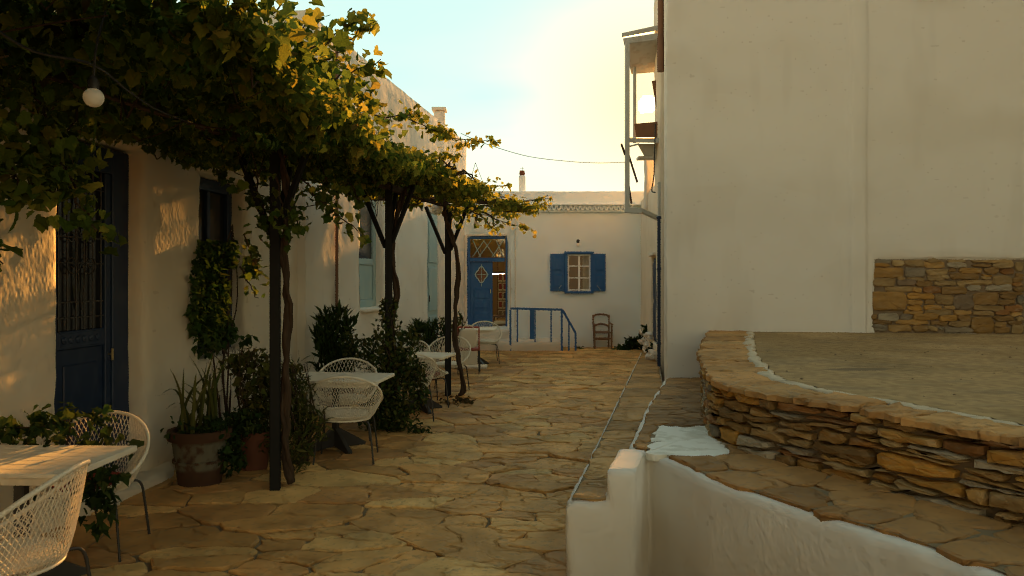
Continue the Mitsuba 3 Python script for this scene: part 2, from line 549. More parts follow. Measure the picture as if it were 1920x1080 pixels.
# ------------------------------------------------------------------ low kerb platform, bench and terrace on the right
Ys = np.linspace(4.31, 17.4, 24)


def strip_r(Y):
    return float(np.interp(Y, [4.31, 7.0, 9.95, 14.2, 17.4], [0.60, 1.245, 2.035, 2.80, 3.12]))


def heightfield_body(left, right, ztop, z0):
    """closed body between two plan lines with a sloping top"""
    v, f = [], []
    n = len(left)
    for l, r, z in zip(left, right, ztop):
        v += [[l[0], l[1], z], [r[0], r[1], z], [r[0], r[1], z0], [l[0], l[1], z0]]
    for i in range(n - 1):
        a, b = 4 * i, 4 * i + 4
        for k in range(4):
            k2 = (k + 1) % 4
            f += [[a + k, a + k2, b + k2], [a + k, b + k2, b + k]]
    f += [[0, 2, 1], [0, 3, 2], [4 * n - 4, 4 * n - 3, 4 * n - 2], [4 * n - 4, 4 * n - 2, 4 * n - 1]]
    m = trimesh.Trimesh(np.array(v), np.array(f), process=False)
    if m.volume < 0: m.invert()
    return m3.Manifold(m3.Mesh(np.array(m.vertices, np.float32), np.array(m.faces, np.uint32)))


strip_body = heightfield_body([(strip_l(y), y) for y in Ys], [(strip_r(y), y) for y in Ys], [strip_z(y) for y in Ys], -0.8)
kerb = thing('kerb_platform', 'low whitewashed kerb platform topped with brown slabs along the right of the street', 'kerb')
pier = prism([(0.55, 4.31), (0.72, 4.31), (0.79, 4.58), (0.87, 4.9), (0.70, 4.98)], -0.8, 0.63)
part(kerb, 'body', plaster(strip_body + pier, 0.05, 0.012, 2.5, 3, 0.005, 3), 'plaster', 50)
strip_top = Polygon([(strip_l(y) + .032, y + (.03 if y < 4.4 else 0)) for y in Ys] + [(strip_r(y) - .02, y + (.03 if y < 4.4 else 0)) for y in Ys[::-1]])
cuts, y, k = [4.34], 4.34, 0
while y < 17.3:
    y += 0.42 + 0.5 * rng.random()
    cuts.append(min(y, 17.4))
for k in range(len(cuts) - 1):
    y0, y1 = cuts[k], cuts[k + 1]
    s = rng.uniform(-.06, .06, 2)
    cell = Polygon([(-1, y0 - s[0]), (5, y0 + s[0]), (5, y1 + s[1]), (-1, y1 - s[1])]).intersection(strip_top).buffer(-0.011)
    if cell.is_empty or cell.geom_type != 'Polygon' or cell.area < .01: continue
    pts = relief(cell, 0.09, 0.010, 18, 300 + k)
    fm = lambda a, b, d: np.stack([a, b, d + np.array([strip_z(t) for t in b])], -1)
    m = piece(pts, fm, 0.04, 0.020, 0.010, 300 + k, 0.002, 0.002)
    part(kerb, 'slab', m, 'flagstone', uv=np.tile([0.35 + .6 * rng.random(), 0.35 + .4 * rng.random()], (len(m.vertices), 1)))

# bench: white curved wall with a slab top
def sheet(poly, zf, lift):
    v, f = trimesh.creation.triangulate_polygon(poly.segmentize(0.2), engine='earcut')
    v = np.column_stack([v, [zf(y) + lift for y in v[:, 1]]])
    m = trimesh.Trimesh(v, f, process=False)
    if m.face_normals[:, 2].mean() < 0: m.invert()
    return m


part(kerb, 'bed', sheet(strip_top.buffer(-.004), strip_z, 0.010), 'mortar')


def bench_z(Y): return float(np.interp(Y, [4.6, 9.95], [0.62, 0.40]))


edge = spline([(1.086, 4.11), (1.387, 3.60), (1.66, 3.16), (1.83, 2.75), (2.0, 2.0), (2.1, 1.0), (2.1, -1.0)], 26)
foot = spline([(2.69, 9.95), (2.25, 8.6), (1.85, 7.2), (1.56, 5.95), (1.455, 5.35), (1.50, 4.85), (1.66, 4.46), (1.88, 4.11), (2.26, 3.35), (2.75, 2.5), (3.3, 1.5), (3.7, 0.3), (3.8, -1.0)], 46)
inner_left = [(strip_r(y), y) for y in (4.95, 5.6, 6.3, 7.0, 7.8, 8.6, 9.3, 9.95)]
bench_poly = Polygon([(0.69, 4.60), (0.80, 4.64), (0.89, 4.86)] + [tuple(p) for p in edge] + [tuple(p + [.35, 0]) for p in foot[::-1]] + inner_left[::-1]).buffer(0)


def drape(man, zf, z_ref, edge_l, **k):
    t = plaster(man, edge_l, **k)
    v = np.array(t.vertices)
    w = np.clip((v[:, 2] - 0.1) / (z_ref - 0.1), 0, 1.05)
    v[:, 2] += w * (np.array([zf(a) for a in v[:, 1]]) - z_ref)
    t.vertices = v
    return t


bench = thing('stone_bench', 'curved whitewashed low wall with brown slab top below the stone terrace', 'low wall')
part(bench, 'body', drape(prism(bench_poly, -0.8, 0.62), bench_z, 0.62, 0.05, amp=0.014, freq=2.2, it=3, fine=0.006, seed=5), 'plaster', 50)
foot_line = LineString([tuple(p) for p in foot])
top_in = bench_poly.buffer(-0.042).difference(Polygon([tuple(p) for p in foot] + [(9, -1), (9, 9.95)]).buffer(0.0))
top_in = top_in.difference(sbox(0.4, 4.0, 0.86, 4.95))
if top_in.geom_type != 'Polygon': top_in = max(top_in.geoms, key=lambda q: q.area)
part(bench, 'bed', sheet(top_in.buffer(-.012).simplify(.003), bench_z, 0.012), 'mortar')
patch = Polygon([GP(a, b, .6)[:2] for a, b in ((1216, 858), (1225, 815), (1240, 792), (1290, 797), (1338, 791), (1366, 858), (1300, 866), (1260, 862))])
slabs = cells(top_in.difference(patch.buffer(0.01)), lambda x, y: 2.0, 1.1, 77)
for k, g in enumerate(slabs):
    g = g.buffer(-0.004)
    if g.is_empty: continue
    if g.geom_type != 'Polygon': g = max(g.geoms, key=lambda q: q.area)
    if g.area < .006: continue
    pts = relief(g, 0.08, 0.012, 18, 500 + k)
    fm = lambda a, b, d: np.stack([a, b, d + np.array([bench_z(t) for t in b])], -1)
    m = piece(pts, fm, 0.04, 0.022, 0.008, 500 + k, 0.002, 0.002)
    part(bench, 'slab', m, 'slab_stone', uv=np.tile([0.4 + .6 * rng.random(), 0.3 + .35 * rng.random()], (len(m.vertices), 1)))
pp = relief(patch, 0.035, 0.012, 70, 9, 0.02)
mpatch = piece(pp, lambda a, b, d: np.stack([a, b, d + np.array([bench_z(t) for t in b])], -1), 0.03, 0.015, 0.004, 91, 0.002, 0.002, inner=0.95)


def f_wash(p, n, uv):
    return mix((0.80, 0.77, 0.66), (0.66, 0.62, 0.50), smoothstep(0.5, 0.7, fbm(p.x * 9, p.y * 9, 0, 4)))


mat('whitewash', two(bump(prin(proc(f_wash), 0.7, 0.3), b_plaster, 0.02)))
part(bench, 'painted_patch', mpatch, 'whitewash', label='patch of thick white paint on the slabs')

# terrace: dry-stone retaining wall, capstones, concrete floor
TZ = 1.03
terr_poly = Polygon([tuple(p) for p in foot] + [(9.5, -1), (9.5, 9.2), (2.8, 10.1)]).buffer(0)
terrace = thing('stone_terrace', 'raised terrace with a curved dry-stone retaining wall of ochre stones', 'terrace')
core = prism(terr_poly.buffer(-0.05), 0.2, TZ - 0.012)
part(terrace, 'core', plaster(core, 0.3, 0.0, it=0, fine=0), 'joint_earth')
cum = np.concatenate([[0], np.cumsum(np.linalg.norm(np.diff(foot, axis=0), axis=1))])
S0 = cum[-1]


def foot_at(s):
    x = np.interp(s, cum, foot[:, 0]); y = np.interp(s, cum, foot[:, 1])
    e = 0.12
    tx = np.interp(s + e, cum, foot[:, 0]) - np.interp(s - e, cum, foot[:, 0])
    ty = np.interp(s + e, cum, foot[:, 1]) - np.interp(s - e, cum, foot[:, 1])
    L = np.hypot(tx, ty) + 1e-9
    return x, y, -ty / L * -1, tx / L * -1     # outward normal (towards the street)


def wall_map(s, z, d):
    x, y, nx, ny = foot_at(s)
    sgn = -1.0
    return np.stack([x + sgn * nx * d * -1, y + sgn * ny * d * -1, z], -1)


# check the normal points away from the terrace
_x, _y, _nx, _ny = foot_at(np.array([S0 * .5]))
_flip = 1.0 if not terr_poly.contains(Point(_x[0] + .1 * _nx[0], _y[0] + .1 * _ny[0])) else -1.0


def wall_map(s, z, d):
    x, y, nx, ny = foot_at(s)
    return np.stack([x + _flip * nx * d, y + _flip * ny * d, z], -1)


def zlow(s):
    return bench_z(float(np.interp(s, cum, foot[:, 1]))) - 0.02


def tone(r):
    return r.random() * 0.93 if r.random() < 0.9 else 0.95 + 0.05 * r.random()


def lay_courses(s0, s1, zf0, z1, hmin, hmax, lmin, lmax, seed):
    """stones as (s, z) polygons in uneven courses"""
    r = np.random.default_rng(seed)
    out = []
    b = 0.0
    levels = [0.0]
    while levels[-1] < 1.0:
        levels.append(levels[-1] + r.uniform(hmin, hmax))
    levels = np.array(levels) / levels[-1]
    wav = lambda s, i: 0.0 if i in (0, len(levels) - 1) else 0.018 * math.sin(2.1 * s + 1.7 * i) + 0.012 * math.sin(5.3 * s + 2.9 * i)
    for i in range(len(levels) - 1):
        s = s0 - r.uniform(0, lmax)
        while s < s1:
            L = r.uniform(lmin, lmax) * (1.25 if r.random() < .15 else 1)
            a, c = max(s, s0), min(s + L, s1)
            s += L
            if c - a < 0.05: continue
            Z = lambda q, k: zf0(q) + (z1 - zf0(q)) * levels[k] + wav(q, k)
            quad = [(a, Z(a, i)), ((a + c) / 2, Z((a + c) / 2, i)), (c, Z(c, i)), (c, Z(c, i + 1)), ((a + c) / 2, Z((a + c) / 2, i + 1)), (a, Z(a, i + 1))]
            if r.random() < 0.22 and L > 0.2:      # two thin stones one over the other
                t = r.uniform(.4, .6)
                m0, m1 = [(q[0], q[1]) for q in ((a, quad[0][1] * (1 - t) + quad[5][1] * t), (c, quad[2][1] * (1 - t) + quad[3][1] * t))]
                out.append(Polygon([quad[0], quad[2], m1, m0])); out.append(Polygon([m0, m1, quad[3], quad[5]]))
            else:
                out.append(Polygon(quad))
    return out


s_end = float(np.interp(1.2, -foot[:, 1], cum)) if False else cum[np.argmin(np.abs(foot[:, 1] - 1.9))]
wall_stones = lay_courses(0.0, s_end, zlow, TZ - 0.02, 0.09, 0.165, 0.11, 0.40, 41)
vis = []
for k, g in enumerate(wall_stones):
    g = g.buffer(-0.006)
    if g.is_empty or g.area < 0.0008 or g.geom_type != 'Polygon': continue
    r = np.random.default_rng(4000 + k)
    pts = relief(g, 0.055, 0.0065, 14, 4000 + k)
    m = piece(pts, wall_map, 0.10, 0.012 + 0.028 * r.random(), 0.018, 4000 + k, r.uniform(-.004, .010), 0.006, inner=0.80)
    part(terrace, 'stone', m, 'wall_stone', uv=np.tile([tone(r), r.random()], (len(m.vertices), 1)))
# capstones along the rim, then an irregular pale mortar line, then the concrete floor
def cap_w(s): return float(np.interp(s, [0, S0 * .25, S0 * .45, S0 * .6, S0], [0.48, 0.46, 0.40, 0.24, 0.24]))


s, k = 0.0, 0
while s < s_end:
    L = rng.uniform(0.2, 0.8)
    e = min(s + L, s_end)
    qs = np.linspace(s + .008, e - .008, 5)
    r = np.random.default_rng(6000 + k)
    out_d = [0.035 + 0.02 * r.random() for _ in qs]
    in_d = [-cap_w(q) + 0.05 * (r.random() - .5) for q in qs]
    a = wall_map(qs, qs * 0, np.array(out_d))[:, :2]
    b = wall_map(qs, qs * 0, np.array(in_d))[:, :2]
    g = Polygon(list(map(tuple, a)) + list(map(tuple, b[::-1]))).buffer(0)
    if g.geom_type == 'Polygon' and g.area > .01:
        pts = relief(g, 0.06, 0.015, 26, 6000 + k, 0.03)
        zt = TZ + 0.010 + 0.016 * r.random()
        m = piece(pts, lambda p, q, d, zt=zt: np.stack([p, q, zt + d], -1), 0.032 + 0.014 * r.random(), 0.0, 0.010, 6000 + k, 0.003, 0.004)
        part(terrace, 'capstone', m, 'slab_stone', uv=np.tile([.2 + r.random() * .5, 0.35 + .5 * r.random()], (len(m.vertices), 1)))
    s = e; k += 1
qs = np.linspace(0, s_end, 60)
r = np.random.default_rng(17)
a = np.array([wall_map(np.array([q]), np.zeros(1), np.array([-cap_w(q) + .05 + .05 * r.random()]))[0, :2] for q in qs])
b = np.array([wall_map(np.array([q]), np.zeros(1), np.array([-cap_w(q) - .01 - .055 * r.random()]))[0, :2] for q in qs])
gm = Polygon(list(map(tuple, a)) + list(map(tuple, b[::-1]))).buffer(0)
gm = max(getattr(gm, 'geoms', [gm]), key=lambda q: q.area)
part(terrace, 'mortar_line', plaster(prism(gm.simplify(0.004), TZ - .03, TZ + 0.022), 0.06, 0.006, 6, 2, 0.006, 8), 'pale_mortar', 40, label='irregular pale mortar line behind the capstones')
floor_poly = Polygon([tuple(p) for p in b] + [(4.4, 1.9), (9.5, 1.9), (9.5, 9.2), (2.9, 10.05)]).buffer(0)
floor_poly = max(getattr(floor_poly, 'geoms', [floor_poly]), key=lambda q: q.area)
part(terrace, 'floor', plaster(prism(floor_poly.simplify(.01), TZ - .06, TZ + 0.004), 0.25, 0.006, 1.2, 0, 0.002, 2), 'concrete', 30, label='worn grey-brown concrete floor')

r = np.random.default_rng(29)
gb = []
for _ in range(170):
    q = r.normal(0, 1, (8, 3)); m = trimesh.convex.convex_hull(q / np.linalg.norm(q, axis=1, keepdims=True) * r.uniform(.004, .014) * [1, 1, .6])
    x, y = r.uniform(1.9, 6.5), r.uniform(3.6, 9.5)
    if floor_poly.buffer(-.05).contains(Point(x, y)):
        gb.append(move(m, (x, y, TZ + .006)))
part(terrace, 'grit', cat(gb), 'mortar', kind='stuff')

# ------------------------------------------------------------------ tall white house on the right, with its stone panel
def tall_y(X): return 10.27 - 0.13 * X


tall = thing('tall_white_house', 'tall blank white plastered house filling the right of the view', 'house')
body = prism([(2.05, tall_y(2.05)), (7.8, tall_y(7.8)), (7.8, -1.5), (11, -1.5), (11, 14), (2.85, 14.0)], -0.3, 7.6)
kf = lambda px: 10.27 / (1 + 0.13 * (px - 960) / F)            # depth of the front at column px
Yf = kf(1610); ang_t = math.atan(-0.13)
flue = mbox(((1610 - 960) / F * Yf, Yf + 0.02, 3.9), (0.20, 0.14, 8.0), ang_t)
Yp = kf(1634); X0p = (1634 - 960) / F * Yp
p_top = H + 34 / F * 9.6
pc = np.array([X0p + 2.0, tall_y(X0p + 2.0)])
recess = mbox((pc[0], pc[1], (1.0 + p_top) / 2), (4.0, 0.10, p_top - 1.0), ang_t)
part(tall, 'wall', plaster((body + flue) - recess, 0.14, 0.010, 0.9, 4, 0.003, 12), 'plaster', 50)


def panel_map(s, z, d):
    dx, dy = math.cos(ang_t), math.sin(ang_t)
    ox, oy = X0p, tall_y(X0p)
    nx, ny = math.sin(ang_t), -math.cos(ang_t)
    d = d - 0.035
    return np.stack([ox + dx * s + nx * d, oy + dy * s + ny * d, z + 0 * s], -1)


# the panel's stones, read off the photograph: x0, x1, y0, y1 in a 5.4x enlargement, and a tone
PAN = """215 395 140 178 5;400 520 152 212 2;530 725 150 212 2;735 900 148 168 2;960 1150 150 170 2;1190 1640 150 172 2;1650 1728 170 265 2
205 380 185 212 0;725 935 172 228 0;955 1150 178 222 6;1205 1400 190 208 1;1420 1620 180 225 2
205 515 230 325 3;530 735 228 320 5;745 950 248 298 2;975 1050 236 268 1;1080 1310 232 280 3;1330 1480 222 285 1;1500 1640 242 292 4;1650 1728 285 320 1
445 535 325 345 2;550 735 325 358 2;755 935 308 360 2;880 975 300 332 2;985 1280 282 345 1;1310 1415 300 318 0;1290 1410 325 345 2;1430 1615 310 405 2;1625 1728 325 370 1
200 425 338 412 2;445 640 352 402 5;645 810 362 415 1;830 1050 362 410 2;1060 1415 358 392 2;1065 1150 395 420 2;1615 1728 378 415 4
330 600 418 470 2;605 700 425 475 0;710 900 422 480 4;905 1150 425 485 1;1160 1305 405 458 6;1345 1620 410 462 6;1630 1728 425 470 1
185 545 470 655 3;555 825 490 545 0;835 1020 498 598 2;1030 1220 502 652 5;1225 1475 480 602 1;1490 1728 475 495 1;1490 1650 502 542 1;1665 1728 505 600 5
545 715 555 598 0;730 830 555 600 1;1460 1635 550 598 1
550 705 612 655 0;725 895 612 655 0;920 1045 610 650 0;1225 1535 612 660 2;1545 1728 612 672 4
510 715 662 698 0;735 1000 650 702 2;1030 1200 660 705 0;1210 1435 670 705 2;1445 1600 665 705 4;1610 1728 680 718 0
180 250 700 745 1;265 460 690 760 6;480 600 698 748 5;620 860 700 755 0;880 1060 705 765 0;1070 1205 712 765 1;1210 1425 725 888 3;1430 1640 718 765 1;1655 1728 728 765 2
185 410 755 795 1;430 770 758 805 0;785 970 768 808 1;975 1190 772 822 2;1435 1560 775 820 1;1570 1728 770 800 1
185 345 808 865 5;360 590 812 870 0;610 760 815 870 1;765 860 815 865 2;875 930 830 858 6;940 1225 832 882 5;1430 1590 828 885 1;1615 1728 810 890 2"""
TON = [0.62, 0.30, 0.45, 0.10, 0.80, 0.90, 0.98]
for k, it in enumerate(x for row in PAN.splitlines() for x in row.split(';')):
    a, b, c, d, t = map(float, it.split())
    def sz(zx, zy):
        px, py = 1600 + zx / 5.4, 460 + zy / 5.4
        Y = kf(px); X = (px - 960) / F * Y
        return ((X - X0p) / math.cos(ang_t), H + (HZ - py) / F * Y)
    g = Polygon([sz(a, c), sz(b, c), sz(b, d), sz(a, d)]).buffer(0.006)
    r = np.random.default_rng(8000 + k)
    pts = relief(g, 0.05, 0.007, 16, 8000 + k)
    if (b - a) < 1.4 * (d - c) and (d - c) > 90:
        cc = pts.mean(0); w = (pts - cc); an = np.arctan2(w[:, 1], w[:, 0])
        rad = np.array([(b - a), (d - c)]) / 5.4 / F * 9.6 / 2
        pts = cc + 0.6 * w + 0.45 * np.stack([np.cos(an) * rad[0], np.sin(an) * rad[1]], -1)
    m = piece(pts, panel_map, 0.03, 0.022 + 0.02 * r.random(), 0.014, 8000 + k, r.uniform(-.002, .006), 0.004, inner=0.84)
    part(tall, 'panel_stone', m, 'wall_stone', uv=np.tile([TON[int(t)] + r.uniform(-.03, .02), 0.16 + .55 * r.random()], (len(m.vertices), 1)))
# the panel runs on beyond the frame
for k, g in enumerate(lay_courses(2.0, 3.9, lambda s: 1.05, p_top - .02, 0.08, 0.13, 0.15, 0.4, 61)):
    g = g.buffer(-0.006)
    if g.is_empty or g.geom_type != 'Polygon' or g.area < .0008: continue
    if k % 1 == 0:
        r = np.random.default_rng(8300 + k)
        m = piece(relief(g, 0.06, 0.007, 12, k), panel_map, 0.03, 0.03, 0.014, k, 0.0, 0.004, inner=0.84)
        part(tall, 'panel_stone', m, 'wall_stone', uv=np.tile([tone(r), r.random()], (len(m.vertices), 1)))
back = trimesh.creation.box((4.0, 0.004, p_top - 1.0))
back = rotz(back, ang_t); back.apply_translation((pc[0], pc[1] + 0.043, (1.0 + p_top) / 2))
part(tall, 'panel_bed', back, 'joint_earth')

# ------------------------------------------------------------------ left side: near house and second house
def on_near(px, py, depth=0.0):            # point of the near house front seen at a photo pixel
    Y = on_plane(px, NA, NB); return PX(px, py, Y)


def on_second(px, py):
    Y = on_plane(px, SA, SB); return PX(px, py, Y)


aN, aS = math.atan(1 / NB), math.atan(1 / SB)       # headings of the two fronts in plan
nN = np.array([math.sin(aN), -math.cos(aN), 0]); tN = np.array([math.cos(aN), math.sin(aN), 0])
nS = np.array([math.sin(aS), -math.cos(aS), 0]); tS = np.array([math.cos(aS), math.sin(aS), 0])


def local(o, t, n):                         # maps (s along the wall, z, d out of the wall) to the world
    o = np.array([o[0], o[1], 0.0])
    return lambda s, z, d: np.stack(np.broadcast_arrays(o[0] + t[0] * s + n[0] * d, o[1] + t[1] * s + n[1] * d, z + 0 * np.asarray(s)), -1)


def wbox(o, t, n, s0, s1, z0, z1, d0, d1, bevel=0.006):
    """chamfered box in wall coordinates"""
    m = cbox(((s0 + s1) / 2, (d0 + d1) / 2, (z0 + z1) / 2), (s1 - s0, abs(d1 - d0), z1 - z0), bevel)
    M = np.eye(4); M[:3, 0], M[:3, 1], M[:3, 3] = t, n, [o[0], o[1], 0]
    m.apply_transform(M)
    return m


def wcut(o, t, n, s0, s1, z0, z1, depth):
    m = wbox(o, t, n, s0, s1, z0, z1, -depth, 0.6, 0.0005)
    return m3.Manifold(m3.Mesh(np.array(m.vertices, np.float32), np.array(m.faces, np.uint32)))


def wpt(o, t, n, s, z, d):
    return np.array([o[0], o[1], 0]) + t * s + n * d + np.array([0, 0, z])


def s_of(Y, t, Y0): return (Y - Y0) / t[1]


# near house: door and window niche
oN = np.array([near_x(5.37), 5.37])
D0, D1 = 0.0, s_of(6.34, tN, 5.37)                  # doorway
W0, W1 = s_of(7.24, tN, 5.37), s_of(8.14, tN, 5.37) # window niche
near_poly = [(near_x(-6), -6), (near_x(9.6), 9.6), (near_x(9.6) - 4.5, 9.6), (near_x(-6) - 4.5, -6)]
body = prism(near_poly, -0.3, 3.75)
foot_step = prism([tuple(wpt(oN, tN, nN, s, 0, d)[:2]) for s, d in ((-2.6, 0), (-2.6, .10), (-.15, .12), (.45, .17), (1.0, .20), (1.28, .10), (1.35, 0), (1.35, -.3), (-2.6, -.3))], -0.3, 0.10)
body = (body + foot_step) - wcut(oN, tN, nN, D0, D1, 0.10, 2.83, 0.32) - wcut(oN, tN, nN, W0, W1, 0.965, 2.77, 0.32)
nh = thing('near_house', 'low white plastered house with dark blue door and an ivy-covered window behind the near tables', 'house')
t_ = plaster(body.trim_by_plane((0, 1, 0), 0.0), 0.075, 0.022, 1.3, 6, 0.010, 21)
part(nh, 'wall', t_, 'plaster_rough', 50)
rear = body.trim_by_plane((0, -1, 0), 0.0)
part(nh, 'rear_wall', plaster(rear, 0.4, 0.02, 1.3, 0, 0.0, 22), 'plaster_rough', 50)
# door: frame, leaf, glazed iron grille
dr_ = part(nh, 'door', cat([wbox(oN, tN, nN, D0 + .0, D0 + .10, .105, 2.80, -.215, -.15), wbox(oN, tN, nN, D1 - .20, D1 + .02, .105, 2.80, -.215, -.15),
                            wbox(oN, tN, nN, D0 + .10, D1 - .20, 2.60, 2.80, -.215, -.15), wbox(oN, tN, nN, D0 + .10, D1 - .20, .105, .20, -.212, -.165),
                            wbox(oN, tN, nN, D0 + .10, D0 + .17, .20, 2.60, -.212, -.165), wbox(oN, tN, nN, D1 - .27, D1 - .20, .20, 2.60, -.212, -.165),
                            wbox(oN, tN, nN, D0 + .17, D1 - .27, 1.20, 1.34, -.212, -.17), wbox(oN, tN, nN, D0 + .17, D1 - .27, .20, 1.20, -.212, -.19),
                            wbox(oN, tN, nN, D0 + .25, D1 - .35, .32, 1.08, -.195, -.176, .012)]), 'navy_paint', label='dark navy door with an iron grille')
part(dr_, 'pane', wbox(oN, tN, nN, D0 + .17, D1 - .27, 1.34, 2.60, -.212, -.204), 'dark_glass')
gr = []
for k in range(6):
    s = D0 + .20 + k * (D1 - D0 - .50) / 5
    gr.append(wbox(oN, tN, nN, s - .006, s + .006, 1.34, 2.60, -.190, -.178, .002))
for z in (1.44, 1.56, 1.86, 2.06, 2.45):
    gr.append(wbox(oN, tN, nN, D0 + .17, D1 - .27, z - .006, z + .006, -.190, -.178, .002))
part(dr_, 'grille_bars', cat(gr), 'dark_metal')
sc = []
cs = (D0 + D1 - .10) / 2
for sx in (-1, 1):
    for sz_ in (-1, 1):
        th = np.linspace(0, 3.6 * math.pi / 2 * 1.5, 26)
        rr = .085 * (1 - th / th.max() * .8)
        sc.append(tube(wpt(oN, tN, nN, 0, 0, 0) + np.array([wpt((0, 0), tN, nN, cs + sx * (.10 - rr_ * math.cos(a)) * 1.0, 1.96 + sz_ * (.03 + rr_ * math.sin(a) + .08), -.172) for rr_, a in zip(rr, th)]), .006, 5))
    sc.append(tube([wpt(oN, tN, nN, cs + sx * .05 * math.sin(q * 3.1), 1.5 + q * .95, -.172) for q in np.linspace(0, 1, 14)], .005, 5))
part(dr_, 'scrollwork', cat(sc), 'dark_metal')
part(dr_, 'relief_panel', cat([wbox(oN, tN, nN, D0 + .19, D1 - .29, 1.215, 1.325, -.172, -.166)] + [lathe([(0, 0), (.03, .004), (.022, .012), (0, .016)], sections=10).apply_transform(np.array([[tN[0], 0, nN[0], p[0]], [tN[1], 0, nN[1], p[1]], [0, 1, 0, p[2]], [0, 0, 0, 1]])) for p in [wpt(oN, tN, nN, D0 + .24 + k * .075, 1.27, -.166) for k in range(6)]]), 'navy_paint')
hp = wpt(oN, tN, nN, D1 - .235, 1.12, -.13)
part(dr_, 'handle', cat([bar(hp + [0, 0, .05], hp - [0, 0, .05], .012, .02), bar(hp + nN * -.04, hp, .012, .012)]), 'brass')
# window niche
wn = part(nh, 'window', cat([wbox(oN, tN, nN, W0 - .02, W0 + .08, .99, 2.76, -.235, -.17), wbox(oN, tN, nN, W1 - .09, W1 + .02, .99, 2.76, -.235, -.17), wbox(oN, tN, nN, W0 + .08, W1 - .09, 2.64, 2.76, -.235, -.17), wbox(oN, tN, nN, W0 + .08, W1 - .09, .99, 1.08, -.235, -.17), wbox(oN, tN, nN, (W0 + W1) / 2 - .03, (W0 + W1) / 2 + .03, 1.08, 2.64, -.232, -.18)]), 'navy_paint', label='dark navy window half hidden by ivy')
part(wn, 'pane', wbox(oN, tN, nN, W0 + .08, (W0 + W1) / 2 - .03, 1.08, 2.64, -.232, -.215), 'dark_glass')
part(wn, 'pane', wbox(oN, tN, nN, (W0 + W1) / 2 + .03, W1 - .09, 1.08, 2.64, -.232, -.215), 'dark_glass')

# second house
oS = np.array([second_x(9.49), 9.49])
q0, q1 = [s_of(on_plane(px, SA, SB), tS, 9.49) for px in (678, 717)]
zq0, zq1 = 1.27, 3.10
g0, g1 = [s_of(on_plane(px, SA, SB), tS, 9.49) for px in (803, 822)]
second_poly = [(second_x(9.49), 9.49), (second_x(FAR + .3), FAR + .3), (second_x(FAR + .3) - 4.5, FAR + .3), (second_x(9.49) - 4.5, 9.49)]
body = prism(second_poly, -0.3, 5.18) - wcut(oS, tS, nS, q0, q1, zq0, zq1, 0.24) - wcut(oS, tS, nS, g0, g1, 0.12, 3.08, 0.12)
sh = thing('second_house', 'taller white plastered house with a rounded parapet and pale blue window beyond the vine', 'house')
part(sh, 'wall', plaster(body, 0.11, 0.016, 1.0, 5, 0.006, 31), 'plaster', 50)
w2 = part(sh, 'window', cat([wbox(oS, tS, nS, q0 - .02, q0 + .09, zq0, zq1, -.175, -.115), wbox(oS, tS, nS, q1 - .11, q1 + .02, zq0, zq1, -.175, -.115), wbox(oS, tS, nS, q0 + .09, q1 - .11, zq1 - .12, zq1, -.175, -.115), wbox(oS, tS, nS, q0 + .09, q1 - .11, zq0, zq0 + .12, -.175, -.115), wbox(oS, tS, nS, q0 + .09, q1 - .11, 1.95, 2.05, -.172, -.12), wbox(oS, tS, nS, q0 + .09, q1 - .11, zq0 + .12, 1.95, -.170, -.135)]), 'pale_blue_paint', label='pale blue painted window frame in a deep reveal')
part(w2, 'pane', wbox(oS, tS, nS, q0 + .09, q1 - .11, 2.05, zq1 - .12, -.170, -.15), 'dark_glass')
part(w2, 'sill', plaster(m3.Manifold(m3.Mesh(*(lambda m: (np.array(m.vertices, np.float32), np.array(m.faces, np.uint32)))(wbox(oS, tS, nS, q0 - .05, q1 + .05, zq0 - .07, zq0 - .004, -.10, .05, .012)))), .08, .003, it=2, fine=.001), 'plaster', 40)
d2 = part(sh, 'door', cat([wbox(oS, tS, nS, g0 + .002, g1 - .002, .125, 3.07, -.055, -.02)] + [wbox(oS, tS, nS, g0 + .08, g1 - .08, a, b, -.022, .0, .012) for a, b in ((.25, .95), (1.05, 1.95), (2.05, 2.9))]), 'pale_blue_paint', label='narrow pale blue shutter door')
part(d2, 'handle', bar(wpt(oS, tS, nS, g0 + .06, 1.25, .01), wpt(oS, tS, nS, g0 + .06, 1.38, .01), .015, .02), 'dark_metal')
sp = s_of(on_plane(627, SA, SB), tS, 9.49)
part(sh, 'drainpipe', tube([wpt(oS, tS, nS, sp, z, .035) for z in np.linspace(.9, 5.0, 8)], .022, 8), 'rust_metal', 40, label='thin brown drainpipe')
cp = PX(832, 222, 17.4)
ch = part(sh, 'chimney', plaster(mbox((cp[0] - .10, cp[1], 5.25), (.26, .3, .75)), .08, .008, 3, 3, .004, 5), 'plaster', 50)
part(ch, 'cap', cbox((cp[0] - .10, cp[1], 5.65), (.33, .36, .07), .012), 'plaster')

# ------------------------------------------------------------------ far house across the end of the street
def FX(px): return (px - 960) / F * FAR
def FZ(py): return H + (HZ - py) / F * FAR


